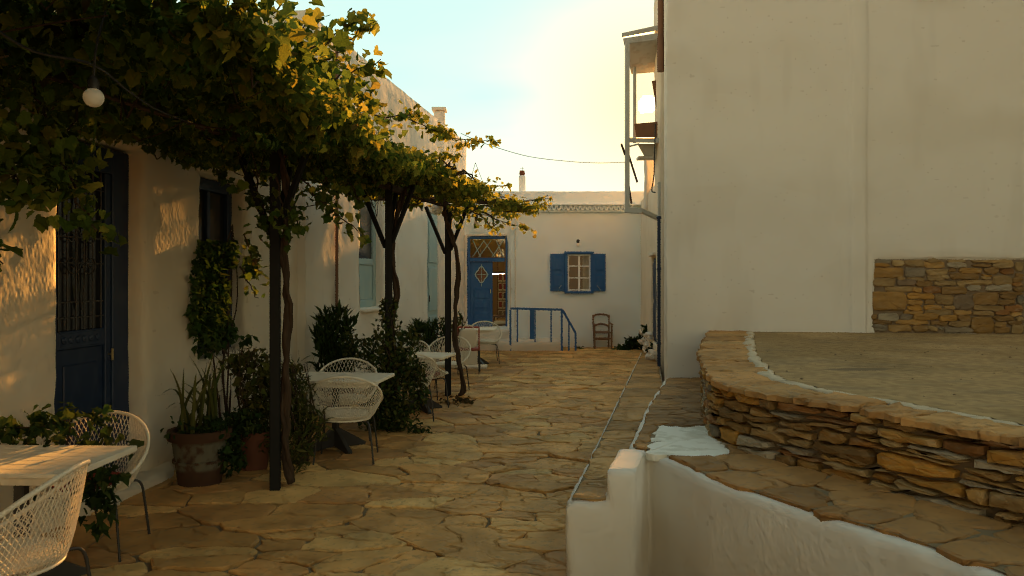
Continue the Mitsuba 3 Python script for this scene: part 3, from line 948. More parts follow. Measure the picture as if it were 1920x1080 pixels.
fw = thing('far_house', 'white house across the end of the street with blue door and blue shuttered window', 'house')
FL, FR, FT = -1.42, 4.6, FZ(357)
out = mbox(((FL + FR) / 2, FAR + 2.5, FT / 2 - .15), (FR - FL, 5.0, FT + .3))
room = mbox((0.7, FAR + 2.2, 1.85), (4.2, 3.6, 2.7))
dz0, dz1 = FZ(613), FZ(443)
dx0, dx1 = FX(876), FX(951)
wx0, wx1, wz0, wz1 = FX(1064), FX(1107.5), FZ(546), FZ(477)
hole_d = mbox(((dx0 + dx1) / 2, FAR, (dz0 + dz1) / 2), (dx1 - dx0, 1.6, dz1 - dz0))
hole_w = mbox(((wx0 + wx1) / 2, FAR, (wz0 + wz1) / 2), (wx1 - wx0, 1.6, wz1 - wz0))
part(fw, 'wall', plaster(out - room - hole_d - hole_w, 0.16, 0.007, 0.9, 2, 0.002, 41), 'hazed_plaster', 50)
# cornice with a row of half-round tile ends
part(fw, 'cornice', cat([cbox(((FL + FR) / 2, FAR - .045, FZ(397) + .01), (FR - FL - .2, .09, .045), .01), cbox(((FL + FR) / 2, FAR - .085, FZ(384.5)), (FR - FL - .2, .17, .03), .01)]), 'hazed_plaster')
for k in range(37):
    x = FX(905) + k * 0.118
    if x > 3.0: break
    a = np.linspace(0, math.pi, 9)
    outer = [(x + .056 * math.cos(q), FZ(386) - .004 - .125 * math.sin(q)) for q in a]
    inner = [(x + .036 * math.cos(q), FZ(386) - .004 - .085 * math.sin(q)) for q in a[::-1]]
    g = Polygon(outer + inner)
    m = trimesh.creation.extrude_polygon(g, .14, engine='earcut')
    m.apply_transform(np.array([[1, 0, 0, 0], [0, 0, 1, FAR - .15], [0, 1, 0, 0], [0, 0, 0, 1.0]])); m.fix_normals()
    part(fw, 'tile', m, 'hazed_plaster')
pc_ = (FX(979.5), FAR + .5)
ck = part(fw, 'chimney', plaster(mbox((pc_[0], pc_[1], FT + .17), (.17, .2, .55)), .06, .006, 3, 2, .003, 6), 'hazed_plaster', 50)
part(ck, 'chimney_pot', lathe([(0, 0), (.06, 0), (.075, .05), (.06, .10), (.07, .12), (0, .12)], (pc_[0], pc_[1], FT + .44), 12), 'terracotta', 40)
an = [bar((pc_[0] + .02, pc_[1] + .3, FT), (pc_[0] + .02, pc_[1] + .3, FZ(304)), .012, .012, bevel=.002)]
for z, w in ((FZ(313), .14), (FZ(318), .19), (FZ(308), .10)):
    an.append(bar((pc_[0] - w / 2, pc_[1] + .3, z), (pc_[0] + .02 + w / 3, pc_[1] + .3, z + .02), .008, .008, bevel=.001))
part(fw, 'antenna', cat(an), 'dark_metal')
# door
Yd = FAR + .10
mid = FX(923.5)
fd = part(fw, 'door_frame', cat([cbox((dx0 + .035, Yd, (dz0 + dz1) / 2), (.07, .10, dz1 - dz0), .006), cbox((dx1 - .02, Yd, (dz0 + dz1) / 2), (.04, .10, dz1 - dz0), .006), cbox(((dx0 + dx1) / 2, Yd + .001, dz1 - .03), (dx1 - dx0 - .12, .098, .06), .006), cbox(((dx0 + dx1) / 2, Yd - .01, FZ(487)), (dx1 - dx0 - .12, .12, .10), .008)]), 'blue_paint')
fan = [bar((x0, Yd, FZ(482)), (x1, Yd, FZ(450)), .02, .016, up=(0, 1, 0), bevel=.003) for x0, x1 in ((FX(885), FX(908)), (FX(901), FX(886)), (FX(897), FX(921)), (FX(928), FX(906)), (FX(922), FX(944)), (FX(944), FX(930)))]
part(fd, 'fanlight_bars', cat(fan), 'pale_blue_paint')
part(fd, 'pane', cbox(((dx0 + dx1) / 2 + .01, Yd + .02, (FZ(482) + dz1 - .06) / 2), (dx1 - dx0 - .13, .004, dz1 - .06 - FZ(482)), .001), 'clear_glass')
lz1 = FZ(487) - .05
leaf = [cbox(((dx0 + .07 + mid) / 2, Yd + .01, (dz0 + lz1) / 2), (mid - dx0 - .07, .04, lz1 - dz0 - .01), .004)]
cxl = (dx0 + .07 + mid) / 2
for a, b in ((FZ(608), FZ(585)), (FZ(580), FZ(564)), (FZ(560), FZ(541))):
    leaf.append(cbox((cxl, Yd - .013, (a + b) / 2), (.40, .02, b - a), .012))
    leaf.append(cbox((cxl, Yd - .02, (a + b) / 2), (.34, .02, b - a - .06), .012))
fl = part(fw, 'door', cat(leaf), 'blue_paint', label='closed blue leaf with a shaped pane')
th = np.linspace(0, 2 * math.pi, 40, endpoint=False)
rad = .135 + .020 * np.cos(4 * th)
shp = Polygon([(cxl + 0.9 * r_ * math.cos(a), FZ(515) + 1.25 * r_ * math.sin(a)) for r_, a in zip(rad, th)])
def upright(m, y):
    m.apply_transform(np.array([[1, 0, 0, 0], [0, 0, -1, y], [0, 1, 0, 0], [0, 0, 0, 1.0]])); return m
part(fl, 'pane', upright(trimesh.creation.extrude_polygon(shp, .006, engine='earcut'), Yd - .010), 'rust_metal')
ringm = shp.buffer(.022).difference(shp.buffer(-.003))
crossb = unary_union([sbox(cxl - .19, FZ(515) - .006, cxl + .19, FZ(515) + .006), sbox(cxl - .007, FZ(537), cxl + .007, FZ(495))])
part(fl, 'ornament', upright(trimesh.creation.extrude_polygon(unary_union([ringm, crossb]).buffer(0), .02, engine='earcut'), Yd - .010), 'pale_blue_paint')
part(fl, 'handle', cat([bar((mid - .05, Yd - .05, FZ(550)), (mid - .05, Yd - .05, FZ(543)), .02, .02), bar((mid - .05, Yd - .05, FZ(546)), (mid - .05, Yd - .0, FZ(546)), .012, .012)]), 'brass')
part(fw, 'door_trim', cat([cbox((dx0 - .035, FAR - .012, (dz0 + dz1) / 2), (.06, .04, dz1 - dz0 + .06), .01), cbox(((dx0 + dx1) / 2 - .02, FAR - .011, dz1 + .03), (dx1 - dx0, .04, .05), .01)]), 'plaster')
# window
wf = part(fw, 'window', cat([cbox((FX(1061), FAR - .01, (FZ(471) + FZ(550)) / 2), (.085, .10, FZ(472) - FZ(549)), .006), cbox((FX(1110), FAR - .01, (FZ(471) + FZ(550)) / 2), (.075, .10, FZ(472) - FZ(549)), .006), cbox((FX(1085.5), FAR - .02, FZ(474)), (.72, .13, .06), .008), cbox((FX(1085.5), FAR - .03, FZ(548)), (.72, .15, .055), .008)]), 'blue_paint')
sash = [cbox((x, FAR + .04, (wz0 + wz1) / 2), (w, .04, wz1 - wz0), .004) for x, w in ((FX(1065.5), .045), (FX(1086), .05), (FX(1106.5), .045))]
for z in (FZ(478.5), FZ(499), FZ(521), FZ(543.5)):
    for xa, xb in ((FX(1067), FX(1084.8)), (FX(1087.2), FX(1105))):
        sash.append(cbox(((xa + xb) / 2, FAR + .042, z), (xb - xa, .032, .032), .003))
mat('sash_white', two(prin((0.82, 0.82, 0.78), 0.45, 0.4)))
part(wf, 'sash', cat(sash), 'sash_white')
for za, zb in ((FZ(497.8), FZ(479.7)), (FZ(519.8), FZ(500.2)), (FZ(542.3), FZ(522.2))):
    for xa, xb in ((FX(1067.2), FX(1084.9)), (FX(1087.1), FX(1104.8))):
        part(wf, 'pane', cbox(((xa + xb) / 2, FAR + .05, (za + zb) / 2), (xb - xa, .003, abs(zb - za)), .0005), 'clear_glass')
for nm, xa, xb in (('shutter', FX(1031.5), FX(1057.5)), ('shutter', FX(1112.5), FX(1135))):
    s = [cbox(((xa + xb) / 2, FAR - .045, (FZ(476) + FZ(546)) / 2), (xb - xa, .04, FZ(476) - FZ(546)), .006)]
    for za, zb in ((FZ(508), FZ(481)), (FZ(541), FZ(514))):
        s.append(cbox(((xa + xb) / 2, FAR - .068, (za + zb) / 2), (xb - xa - .09, .02, zb - za), .012))
        s.append(cbox(((xa + xb) / 2, FAR - .076, (za + zb) / 2), (xb - xa - .15, .02, zb - za - .07), .012))
    shk = part(fw, nm, cat(s), 'blue_paint')
    sx = FX(1052) if xa < FX(1080) else FX(1118)
    ex = FX(1046) if xa < FX(1080) else FX(1126)
    part(shk, 'hook', tube(spline([(sx, FAR - .085, FZ(535)), ((sx + ex) / 2, FAR - .10, FZ(539)), (ex, FAR - .085, FZ(546))], 6), .005, 4), 'grey_paint')
part(fw, 'downpipe', cat([tube([(FX(966), FAR - .02, z) for z in (.5, 1.5, 2.5, FZ(398))], .018, 6), tube([(FX(957), FAR - .015, z) for z in (.5, 1.5, 2.2)], .011, 6), cbox((FX(959), FAR - .03, FZ(541)), (.05, .04, .06), .008)]), 'plaster', 40)
# shop interior seen through door and window
part(fw, 'room_lining', cat([cbox((0.7, FAR + 3.985, 1.85), (4.15, .02, 2.65), .002), cbox((0.7, FAR + 2.2, .515), (4.15, 3.5, .02), .002), cbox((-1.385, FAR + 2.2, 1.85), (.02, 3.5, 2.6), .002), cbox((2.785, FAR + 2.2, 1.85), (.02, 3.5, 2.6), .002)]), 'room_wall')
scene['lamp_light'] = prin((0.8, 0.7, 0.5))
lt = thing('strip_lamp', 'lit strip lamp glowing inside the open doorway of the shop', 'lamp')
lamp = cbox((FX(932), FAR + 1.9, FZ(513)), (.32, .05, .035), .008)
d = mikit.ply(lamp, 'white_paint'); d['emitter'] = {'type': 'area', 'radiance': rgb(7, 5, 2.2)}
part(lt, 'tube', d, None)
part(lt, 'bracket', cbox((FX(932), FAR + 1.9, FZ(513) + .04), (.36, .07, .04), .006), 'black_plastic')
lt = thing('ceiling_lamp', 'lit warm ceiling lamp inside the shop behind the window', 'lamp')
d = mikit.ply(lathe([(0, 0), (.09, .02), (.12, .08), (.09, .14), (0, .16)], (1.5, FAR + 2.0, 2.75), 14), 'white_paint', smooth=True); d['emitter'] = {'type': 'area', 'radiance': rgb(4.2, 2.7, 1.1)}
part(lt, 'shade', d, None)
part(lt, 'stem', tube([(1.5, FAR + 2.0, 2.905), (1.5, FAR + 2.0, 3.2)], .012, 6), 'black_plastic')
rk = thing('postcard_rack', 'tall rack of pictures and cards just inside the open shop door', 'rack')
x0, x1 = FX(924), FX(948)
part(rk, 'frame', cat([cbox((x0 + .10, FAR + 1.25, 1.35), (.02, .02, 1.6), .003), cbox((x1 + .12, FAR + 1.25, 1.35), (.02, .02, 1.6), .003), cbox(((x0 + x1) / 2 + .1, FAR + 1.25, .56), (.5, .4, .06), .01)]), 'brown_wood')
r = np.random.default_rng(3)
for i in range(3):
    for j in range(5):
        xx = x0 + .17 + i * .125; zz = .78 + j * .24
        cd = part(rk, 'card', cbox((xx, FAR + 1.22 + .01 * j, zz), (.115, .008, .21), .002), 'paper')
        part(cd, 'print', cbox((xx, FAR + 1.213 + .01 * j, zz + .01), (.08, .006, .14), .002), ['poster_red', 'poster_dark', 'room_wall'][int(r.integers(3))])
bx_ = thing('display_table', 'low wooden display table with rolls inside the open shop door', 'table')
part(bx_, 'top', cbox((FX(938) + .05, FAR + .75, .74), (.55, .4, .04), .008), 'brown_wood')
for sx in (-.22, .22):
    for sy in (-.15, .15):
        part(bx_, 'leg', cbox((FX(938) + .05 + sx, FAR + .75 + sy, .62), (.04, .04, .19), .004), 'brown_wood')
rl = thing('paper_roll', 'pale rolled paper lying on the floor by the open shop door', 'roll')
part(rl, 'roll', tube([(FX(926), FAR + .33, .60), (FX(935), FAR + .36, .61), (FX(948), FAR + .42, .60)], .05, 10), 'paper', 40)
sfw = thing('shop_shelf', 'shelf with small goods seen through the shop window', 'shelf')
for k in range(4):
    part(sfw, 'board', cbox((1.0, FAR + 1.0, 1.2 + .42 * k), (.7, .28, .03), .004), 'brown_wood')
for k in range(14):
    part(sfw, 'item', cbox((.72 + .15 * (k % 4) + .03 * r.random(), FAR + .95, 1.3 + .42 * (k // 4)), (.08, .08, .12 + .12 * r.random()), .012), ['paper', 'poster_red', 'poster_dark', 'terracotta'][int(r.integers(4))])
ct = thing('window_curtain', 'pale curtain hanging inside the right half of the far window', 'curtain')
xs = np.linspace(FX(1094), FX(1108), 22)
cv = np.array([[x, FAR + .22 + .025 * math.sin(k * 1.9), z] for z in (wz0 - .05, wz1 + .05) for k, x in enumerate(xs)])
cf = np.array([[k, k + 1, k + 23] for k in range(21)] + [[k, k + 23, k + 22] for k in range(21)])
part(ct, 'cloth', trimesh.Trimesh(cv, cf, process=False), 'curtain_cloth', True)
part(ct, 'rod', tube([(FX(1062), FAR + .22, wz1 + .07), (FX(1112), FAR + .22, wz1 + .07)], .01, 6), 'brass')
# lamp over the window
wl = thing('wall_lamp', 'small black wall fitting with a clear bulb over the far blue window', 'lamp')
lp = np.array([FX(1083), FAR - .10, FZ(453)])
part(wl, 'bracket', cat([bar(lp + [0, .10, .03], lp + [0, 0, .03], .03, .03), lathe([(0, -.04), (.034, -.04), (.04, .03), (.02, .05), (0, .05)], lp, 10)]), 'black_plastic')
part(wl, 'bulb', lathe([(0, -.13), (.03, -.12), (.042, -.09), (.03, -.05), (.02, -.04)], lp, 12), 'globe_glass', True)

# steps and railing before the far door
st = thing('door_step', 'whitewashed step block with a landing before the blue door', 'step')
pl = mbox((FX(955), FAR - .45, .06), (FX(1053) - FX(860), .95, .36)) + mbox((FX(915), FAR - .22, .2), (FX(956) - FX(870), .5, .52))
part(st, 'block', plaster(pl, .09, .008, 2, 3, .004, 51), 'plaster', 50)
Yr = FAR - .90
ral = thing('blue_railing', 'blue painted railing with a sloping end before the far door', 'railing')
zt = FZ(580) + .03
part(ral, 'rail', cat([bar((FX(957) * .955, Yr, zt + .03), (FX(1054) * .955, Yr, zt), .05, .05), bar((FX(1054) * .955, Yr, zt), (FX(1079) * .955, Yr - .05, .42), .05, .05)]), 'blue_paint')
for px, zb, zt_, w in ((957, 0, zt, .045), (970, .22, zt, .035), (1003, .22, zt, .035), (1033, .22, zt, .035), (1053, 0, zt, .045), (1066, 0, .72, .035), (1078.5, 0, .44, .045)):
    part(ral, 'post', cbox((FX(px) * .955, Yr - (.05 if px > 1060 else 0), (zb + zt_) / 2), (w, w, zt_ - zb), .004), 'blue_paint')
part(ral, 'post', cbox((FX(997), FAR - .30, (.22 + zt) / 2), (.10, .05, zt - .2), .006), 'blue_paint', label='wide rear post of the railing')
# wooden chair against the far wall
wc = thing('wooden_armchair', 'brown wooden armchair standing against the far white wall', 'chair')
cx, cy = FX(1126), FAR - .36
part(wc, 'seat', cbox((cx, cy, .41), (.40, .40, .035), .012), 'brown_wood')
for sx in (-1, 1):
    part(wc, 'leg', bar((cx + sx * .175, cy + .17, .0), (cx + sx * .20, cy + .26, .82), .035, .035), 'brown_wood')
    part(wc, 'leg', bar((cx + sx * .20, cy - .19, .0), (cx + sx * .21, cy - .18, .60), .035, .035), 'brown_wood')
    part(wc, 'armrest', cat([bar((cx + sx * .22, cy - .22, .605), (cx + sx * .205, cy + .22, .63), .05, .025)]), 'brown_wood')
part(wc, 'backrest', cat([tube(spline([(cx - .2, cy + .25, .76), (cx - .14, cy + .27, .82), (cx, cy + .28, .835), (cx + .14, cy + .27, .82), (cx + .2, cy + .25, .76)], 12), .024, 6), tube(spline([(cx - .19, cy + .24, .55), (cx, cy + .25, .60), (cx + .19, cy + .24, .55)], 10), .026, 6)]), 'brown_wood', 40)
part(wc, 'stretcher', cat([bar((cx - .2, cy - .18, .27), (cx + .2, cy - .18, .27), .025, .05), bar((cx - .18, cy + .19, .22), (cx + .18, cy + .19, .22), .025, .03)]), 'brown_wood')

# ------------------------------------------------------------------ right side of the street beyond the tall house
def rx(Y): return 2.79 + .095 * (Y - 14.3)


rh = thing('balcony_house', 'narrow old white house with a glazed balcony beyond the corner of the tall house', 'house')
b1 = prism([(rx(14.05) + .02, 14.05), (rx(15.0), 15.0), (6.5, 15.0), (6.5, 14.05)], -.3, 7.4)
b2 = prism([(rx(15.0), 14.9), (rx(FAR) - .0, FAR + .05), (6.5, FAR + .05), (6.5, 14.9)], -.3, PX(0, 362, 17)[2])
dd0, dd1 = 14.75, 15.75
aR = math.atan(1 / .095); tR = np.array([math.cos(aR), math.sin(aR), 0]); nR = np.array([-math.sin(aR), math.cos(aR), 0])
oR = np.array([rx(14.75), 14.75])
body = (b1 + b2) - wcut(oR, tR, nR, 0, 1.0, .42, 2.15, .12)
part(rh, 'wall', plaster(body, .13, .02, 1.5, 4, .008, 61), 'plaster_rough', 50)
part(rh, 'door', cat([wbox(oR, tR, nR, .0, 1.0, .425, 2.14, -.14, -.06)] + [wbox(oR, tR, nR, a, a + .4, b, c, -.062, -.035, .012) for a in (.07, .53) for b, c in ((.5, 1.2), (1.3, 2.05))]), 'navy_paint', label='faded blue door half hidden by the drainpipe')
part(rh, 'door_hood', wbox(oR, tR, nR, -.05, 1.1, 2.19, 2.25, -.02, .06), 'plaster')
pr = PX(1217.5, 330, 16.6)
part(rh, 'pier', plaster(mbox((pr[0], 16.6, 3.9), (.20, .3, 1.3)), .08, .01, 3, 2, .004, 71), 'plaster', 50)
rb = thing('rubble_foot', 'whitewashed rubble base at the foot of the old wall by the drainpipe', 'stones')
for k in range(34):
    r = np.random.default_rng(700 + k)
    Y = 14.2 + 3.9 * r.random()
    hz = (.05 + .42 * r.random()) * (1.0 if Y > 15.4 else .45)
    q = r.normal(0, 1, (14, 3)); q /= np.linalg.norm(q, axis=1, keepdims=True)
    m = trimesh.convex.convex_hull(q * [.07, .13, .055] * r.uniform(.7, 1.4))
    m.apply_translation((rx(Y) - .02 - .16 * (1 - hz / .5) * r.random(), Y, strip_z(Y) + hz))
    part(rb, 'stone', m, 'plaster')

# drainpipe by the corner
dp = thing('corner_drainpipe', 'slim blue-grey drainpipe rising beside the corner of the tall house', 'pipe')
xq, yq = (1235.5 - 960) / F * 13.0, 13.0
part(dp, 'lower_pipe', cat([cbox((xq, yq, 1.50), (.055, .055, 2.6), .012)]), 'navy_paint')
part(dp, 'upper_pipe', cbox((xq + .005, yq, 3.1), (.05, .05, .62), .012), 'grey_paint')
part(dp, 'collar', cat([cbox((xq, yq, z), (.075, .075, .05), .012) for z in (.6, 1.9, 2.79)]), 'navy_paint')
dp2 = thing('upper_drainpipe', 'rusty brown drainpipe running up past the balcony roof', 'pipe')
part(dp2, 'pipe', tube([PX(1239, y, 13.6) for y in (-60, 0, 60, 134)], .055, 10), 'rust_metal', 40)
part(dp2, 'socket', tube([PX(1239, y, 13.6) for y in (70, 100, 134)], .066, 10), 'rust_metal', 40)
# balcony
bal = thing('balcony', 'small weathered balcony with thin posts and a tin roof in front of the low sun', 'balcony')
bY0, bY1 = 14.25, 15.1
def B(px, py, Y=bY0): return PX(px, py, Y)
part(bal, 'roof', cat([trimesh.convex.convex_hull(np.array([B(1166, 62), B(1248, 44), B(1166, 70), B(1248, 54), B(1172, 62, bY1), B(1248, 48, bY1), B(1172, 70, bY1), B(1248, 58, bY1)]))]), 'grey_paint')
part(bal, 'soffit', trimesh.convex.convex_hull(np.array([B(1168, 72), B(1247, 60), B(1170, 82), B(1247, 72), B(1184, 134, bY1 + .25), B(1247, 128, bY1 + .25), B(1184, 139, bY1 + .25), B(1247, 134, bY1 + .25)])), 'grey_paint', label='sloping boarded underside of the balcony roof')
part(bal, 'post', bar(B(1176, 78), B(1176, 398), .085, .085), 'grey_paint', label='long outer post')
part(bal, 'post', bar(B(1190, 100, bY1), B(1190, 268, bY1), .06, .06), 'grey_paint')
part(bal, 'post', bar(B(1231, 92, bY1), B(1231, 268, bY1), .035, .035), 'grey_paint')
part(bal, 'lower_arm', cat([bar(B(1173, 394), B(1203, 396), .10, .10), bar(B(1200, 394), B(1238, 411, 14.6), .08, .08)]), 'grey_paint')
part(bal, 'floor', trimesh.convex.convex_hull(np.array([B(1174, 259), B(1240, 259), B(1174, 267), B(1240, 268), B(1184, 257, bY1), B(1240, 257, bY1), B(1184, 264, bY1), B(1240, 264, bY1)])), 'grey_paint')
part(bal, 'corbel', trimesh.convex.convex_hull(np.array([B(1195, 270, 14.5), B(1236, 270, 14.5), B(1208, 293, 14.6), B(1236, 295, 14.6), B(1197, 270, bY1), B(1236, 270, bY1), B(1208, 293, bY1), B(1236, 294, bY1)])), 'grey_paint')
part(bal, 'ledge', bar(B(1195, 297, 14.7), B(1236, 296, 14.7), .25, .05), 'grey_paint')
part(bal, 'brace', bar(B(1165, 270), B(1172, 290), .07, .03), 'bark')
part(bal, 'brace', bar(B(1176, 282), B(1195, 342), .05, .03), 'bark')
part(bal, 'brace', bar(B(1178, 342), B(1184, 382), .06, .03), 'bark')
part(bal, 'strut', bar(B(1174, 276), B(1198, 270), .04, .03), 'grey_paint')
bpl = thing('planter_box', 'planter box with a scrubby plant standing on the balcony in front of the sun', 'planter')
part(bpl, 'box', trimesh.convex.convex_hull(np.array([B(1189, 232, 14.5), B(1236, 228, 14.5), B(1193, 257, 14.5), B(1236, 257, 14.5), B(1189, 232, 14.9), B(1236, 228, 14.9), B(1193, 256, 14.9), B(1236, 256, 14.9)])), 'rust_metal')
ss = thing('stored_boards', 'brown boards leaning against the house wall on the balcony', 'boards')
part(ss, 'board', trimesh.convex.convex_hull(np.array([B(1222, 152, 14.7), B(1244, 147, 14.7), B(1236, 235, 14.7), B(1244, 235, 14.7), B(1225, 152, 14.75), B(1244, 147, 14.75), B(1237, 235, 14.75), B(1244, 235, 14.75)])), 'rust_metal')
cabl = thing('loose_cable', 'loose cable hanging down the wall under the balcony', 'cable')
part(cabl, 'cable', tube(spline([B(1229, 232, 14.1), B(1227, 290, 14.1), B(1226, 330, 14.1), B(1222, 357, 14.1), B(1229, 361, 14.1)], 18), .012, 5), 'black_plastic')
wire = thing('overhead_wire', 'thin wire sagging across the sky from the vine to the balcony', 'wire')
part(wire, 'wire', tube(spline([PX(864, 250, 15.5), PX(906, 268, 15.5), PX(985, 292, 15.2), PX(1060, 302, 15.0), PX(1120, 305.5, 14.7), PX(1174, 304, 14.3)], 30), .006, 4), 'black_plastic')
# ------------------------------------------------------------------ leaves
LEAF = {
    'vine': np.array([(0, 0), (.20, -.12), (.42, -.02), (.50, .14), (.43, .27), (.55, .47), (.36, .56), (.24, .70), (.09, .86), (0, 1.0), (-.09, .84), (-.26, .72), (-.34, .58), (-.52, .50), (-.44, .26), (-.48, .12), (-.40, -.04), (-.18, -.12)]),
    'lance': np.array([(0, 0), (.11, .30), (.10, .62), (0, 1.0), (-.10, .62), (-.11, .30)]),
    'oval': np.array([(0, 0), (.28, .22), (.30, .58), (0, 1.0), (-.30, .58), (-.28, .22)]),
    'ivy': np.array([(0, 0), (.34, -.06), (.46, .26), (.24, .46), (0, 1.0), (-.24, .46), (-.46, .26), (-.34, -.06)]),
    'grass': np.array([(-.02, 0), (.02, 0), (.022, .5), (0, 1.0), (-.022, .5)]),
}
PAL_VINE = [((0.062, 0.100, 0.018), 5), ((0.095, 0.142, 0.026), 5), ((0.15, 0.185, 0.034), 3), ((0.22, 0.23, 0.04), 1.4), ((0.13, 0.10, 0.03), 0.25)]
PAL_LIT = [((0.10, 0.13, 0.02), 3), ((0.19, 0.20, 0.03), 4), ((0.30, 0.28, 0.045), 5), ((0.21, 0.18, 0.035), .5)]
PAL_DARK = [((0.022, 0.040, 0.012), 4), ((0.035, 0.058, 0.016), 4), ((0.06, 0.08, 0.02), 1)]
PAL_OLIVE = [((0.05, 0.062, 0.016), 4), ((0.08, 0.085, 0.022), 4), ((0.12, 0.11, 0.03), 2)]


def pick(pal, n, r):
    c = np.array([p[0] for p in pal]); w = np.array([p[1] for p in pal], float)
    k = r.choice(len(c), n, p=w / w.sum())
    return np.clip(c[k] * r.uniform(.7, 1.35, (n, 1)) * r.uniform(.9, 1.1, (n, 3)), 0.003, .9)


def leaf_arrays(P, tip, nrm, size, shape, colors, fold=0.25, curl=0.35):
    """vertices (n, k, 3), faces of one leaf, colours (n, k, 3)"""
    o = LEAF[shape]
    n = len(P)
    tip = tip / np.linalg.norm(tip, axis=1, keepdims=True)
    side = np.cross(tip, nrm); side /= np.linalg.norm(side, axis=1, keepdims=True) + 1e-9
    up = np.cross(side, tip)
    pts = np.vstack([o, [[0, .42]]])
    rv = np.random.default_rng(n + 17)
    fo, cu, wd = fold * rv.uniform(-.3, 2.0, (n, 1)), curl * rv.uniform(.1, 2.2, (n, 1)), rv.uniform(.78, 1.12, (n, 1))
    x, y = np.append(o[:, 0], 0)[None], np.append(o[:, 1], .42)[None]
    h = fo * np.abs(x) - cu * y ** 2 * .5 + rv.normal(0, .035, (n, len(pts))) - .05 * (np.arange(len(pts)) == len(pts) - 1)
    size = np.broadcast_to(size, (n,))[:, None, None]
    v = P[:, None] + size * ((x * wd)[:, :, None] * side[:, None] + pts[None, :, 1:] * tip[:, None] + h[:, :, None] * up[:, None])
    k = len(o)
    f = np.array([[i, (i + 1) % k, k] for i in range(k)])
    return v, f, np.repeat(colors[:, None], k + 1, 1)


def leaf_mesh(v, f, c):
    n, k = v.shape[:2]
    return trimesh.Trimesh(v.reshape(-1, 3), (f[None] + (np.arange(n) * k)[:, None, None]).reshape(-1, 3), process=False), c.reshape(-1, 3)


def hang(n, r, down=0.8, spread=1.0):
    """tips that droop and faces that look mostly up and outwards"""
    tip = r.normal(0, spread, (n, 3)) + [0, 0, -down]
    nrm = r.normal(0, .55, (n, 3)) + [0, 0, 1.0]
    return tip, nrm


def grown(root, pts, size, shape, pal, r, down=0.8, mat_='leaf_dull', name='foliage', fold=.25, curl=.35, spread=1.0, kind='stuff'):
    pts = np.asarray(pts)
    tip, nrm = hang(len(pts), r, down, spread)
    v, f, c = leaf_arrays(pts, tip, nrm, size * r.uniform(.65, 1.3, len(pts)), shape, pick(pal, len(pts), r), fold, curl)
    m, col = leaf_mesh(v, f, c)
    return part(root, name, m, mat_, color=col, kind=kind)


# ------------------------------------------------------------------ pergola
pg = thing('pergola', 'dark pergola of posts with forked struts carrying the grapevine along the white houses', 'pergola')
posts = [GP(516, 921)[:2], GP(729, 802)[:2], GP(840, 743)[:2]]
posts.insert(0, posts[0] * 2 - posts[1] + [-.12, -.25])
pw = [.08, .08, .085, .085]
for k, (x, y) in enumerate(posts):
    p = part(pg, 'post', cbox((x, y, 1.40), (pw[k], pw[k], 2.84), .008, .15), 'post_paint')
    for sx, sy, zb in ((-.34, .12, 1.95), (.30, -.10, 2.0), (.02, .42, 2.05)):
        part(p, 'strut', bar((x + sx * .12, y + sy * .12, zb + .15), (x + sx, y + sy, 2.80), .045, .045), 'post_paint')
for k, (x, y) in enumerate(posts):
    wx = (near_x(y) if y < 9.4 else second_x(y)) + .03
    part(pg, 'cross_beam', bar((wx, y - .02, 2.93), (x + (.75 if k < 3 else 1.0), y + .05, 2.86), .06, .08), 'bark')
part(pg, 'long_beam', bar((posts[0][0], posts[0][1] - .6, 2.80), (posts[1][0], posts[1][1], 2.80), .06, .07), 'bark')
part(pg, 'long_beam', bar((posts[1][0], posts[1][1], 2.80), (posts[2][0], posts[2][1], 2.80), .06, .07), 'bark')
part(pg, 'long_beam', bar((posts[2][0], posts[2][1], 2.80), (posts[3][0] + .15, posts[3][1] + .7, 2.80), .06, .07), 'bark')
part(pg, 'wall_beam', wbox(oN, tN, nN, -4, 4.05, 2.96, 3.10, .012, .11, .01), 'bark')
for k in range(9):
    y = 3.0 + k * 1.0
    if min(abs(y - q[1]) for q in posts) < .25: continue
    wx = (near_x(y) if y < 9.4 else second_x(y)) + .03
    part(pg, 'rod', tube([(wx, y, 2.98), (wx + 1.9, y + .1, 2.93)], .014, 6), 'dark_metal')


def edge_x(Y):
    return np.interp(Y, [2.0, 3.0, 4.5, 6.0, 7.0, 8.0, 9.3, 10.4, 11.2, 11.9], [-.95, -1.02, -1.12, -1.16, -1.06, -.92, -.62, -.10, .35, .15])


def in_x(Y):
    return np.where(np.asarray(Y) < 9.45, NA + NB * np.asarray(Y) + .05, SA + SB * np.asarray(Y) + .05)


r = np.random.default_rng(77)
N = 72000
Y = -2.2 + 14.1 * r.random(N)
u = r.random(N) ** 0.85
X = in_x(Y) + u * (edge_x(Y) + .10 * r.normal(0, 1, N) - in_x(Y))
gn = meshkit.fbm(np.stack([X * 1.3, Y * 1.3, 0 * X], -1), 3, 5)
thick = np.interp(Y, [-2, 2, 4, 5.6, 6.6, 9, 10, 12], [.55, .55, .62, .56, .40, .34, .32, .22]) * (0.55 + 0.9 * gn) * np.clip(1.25 - .5 * u ** 3, .4, 1.3)
base = 2.74 + .10 * (gn - .5) + .10 * (1 - u) + np.interp(Y, [2, 7, 9, 12], [.02, .02, .06, .02]) - .10 * np.clip(meshkit.fbm(np.stack([X * 2.1, Y * 2.1, 0 * X + 4], -1), 2, 8) - .45, 0, 1) * 3
Z = base + .78 * thick * r.random(N) * (1.15 - .45 * u ** 2)
dens = meshkit.fbm(np.stack([X * 2.6, Y * 2.6, Z * 3.4], -1), 3, 15)
limit = np.interp(Y, [2, 6, 9.0, 10.2, 12], [.36, .38, .42, .48, .51])
keep = (dens > limit)
keep &= ~((Y < 3.05) & (HZ - (Z - H) * F / np.maximum(Y, .3) > -30) & (Y > 0))      # pruned above the nearest table
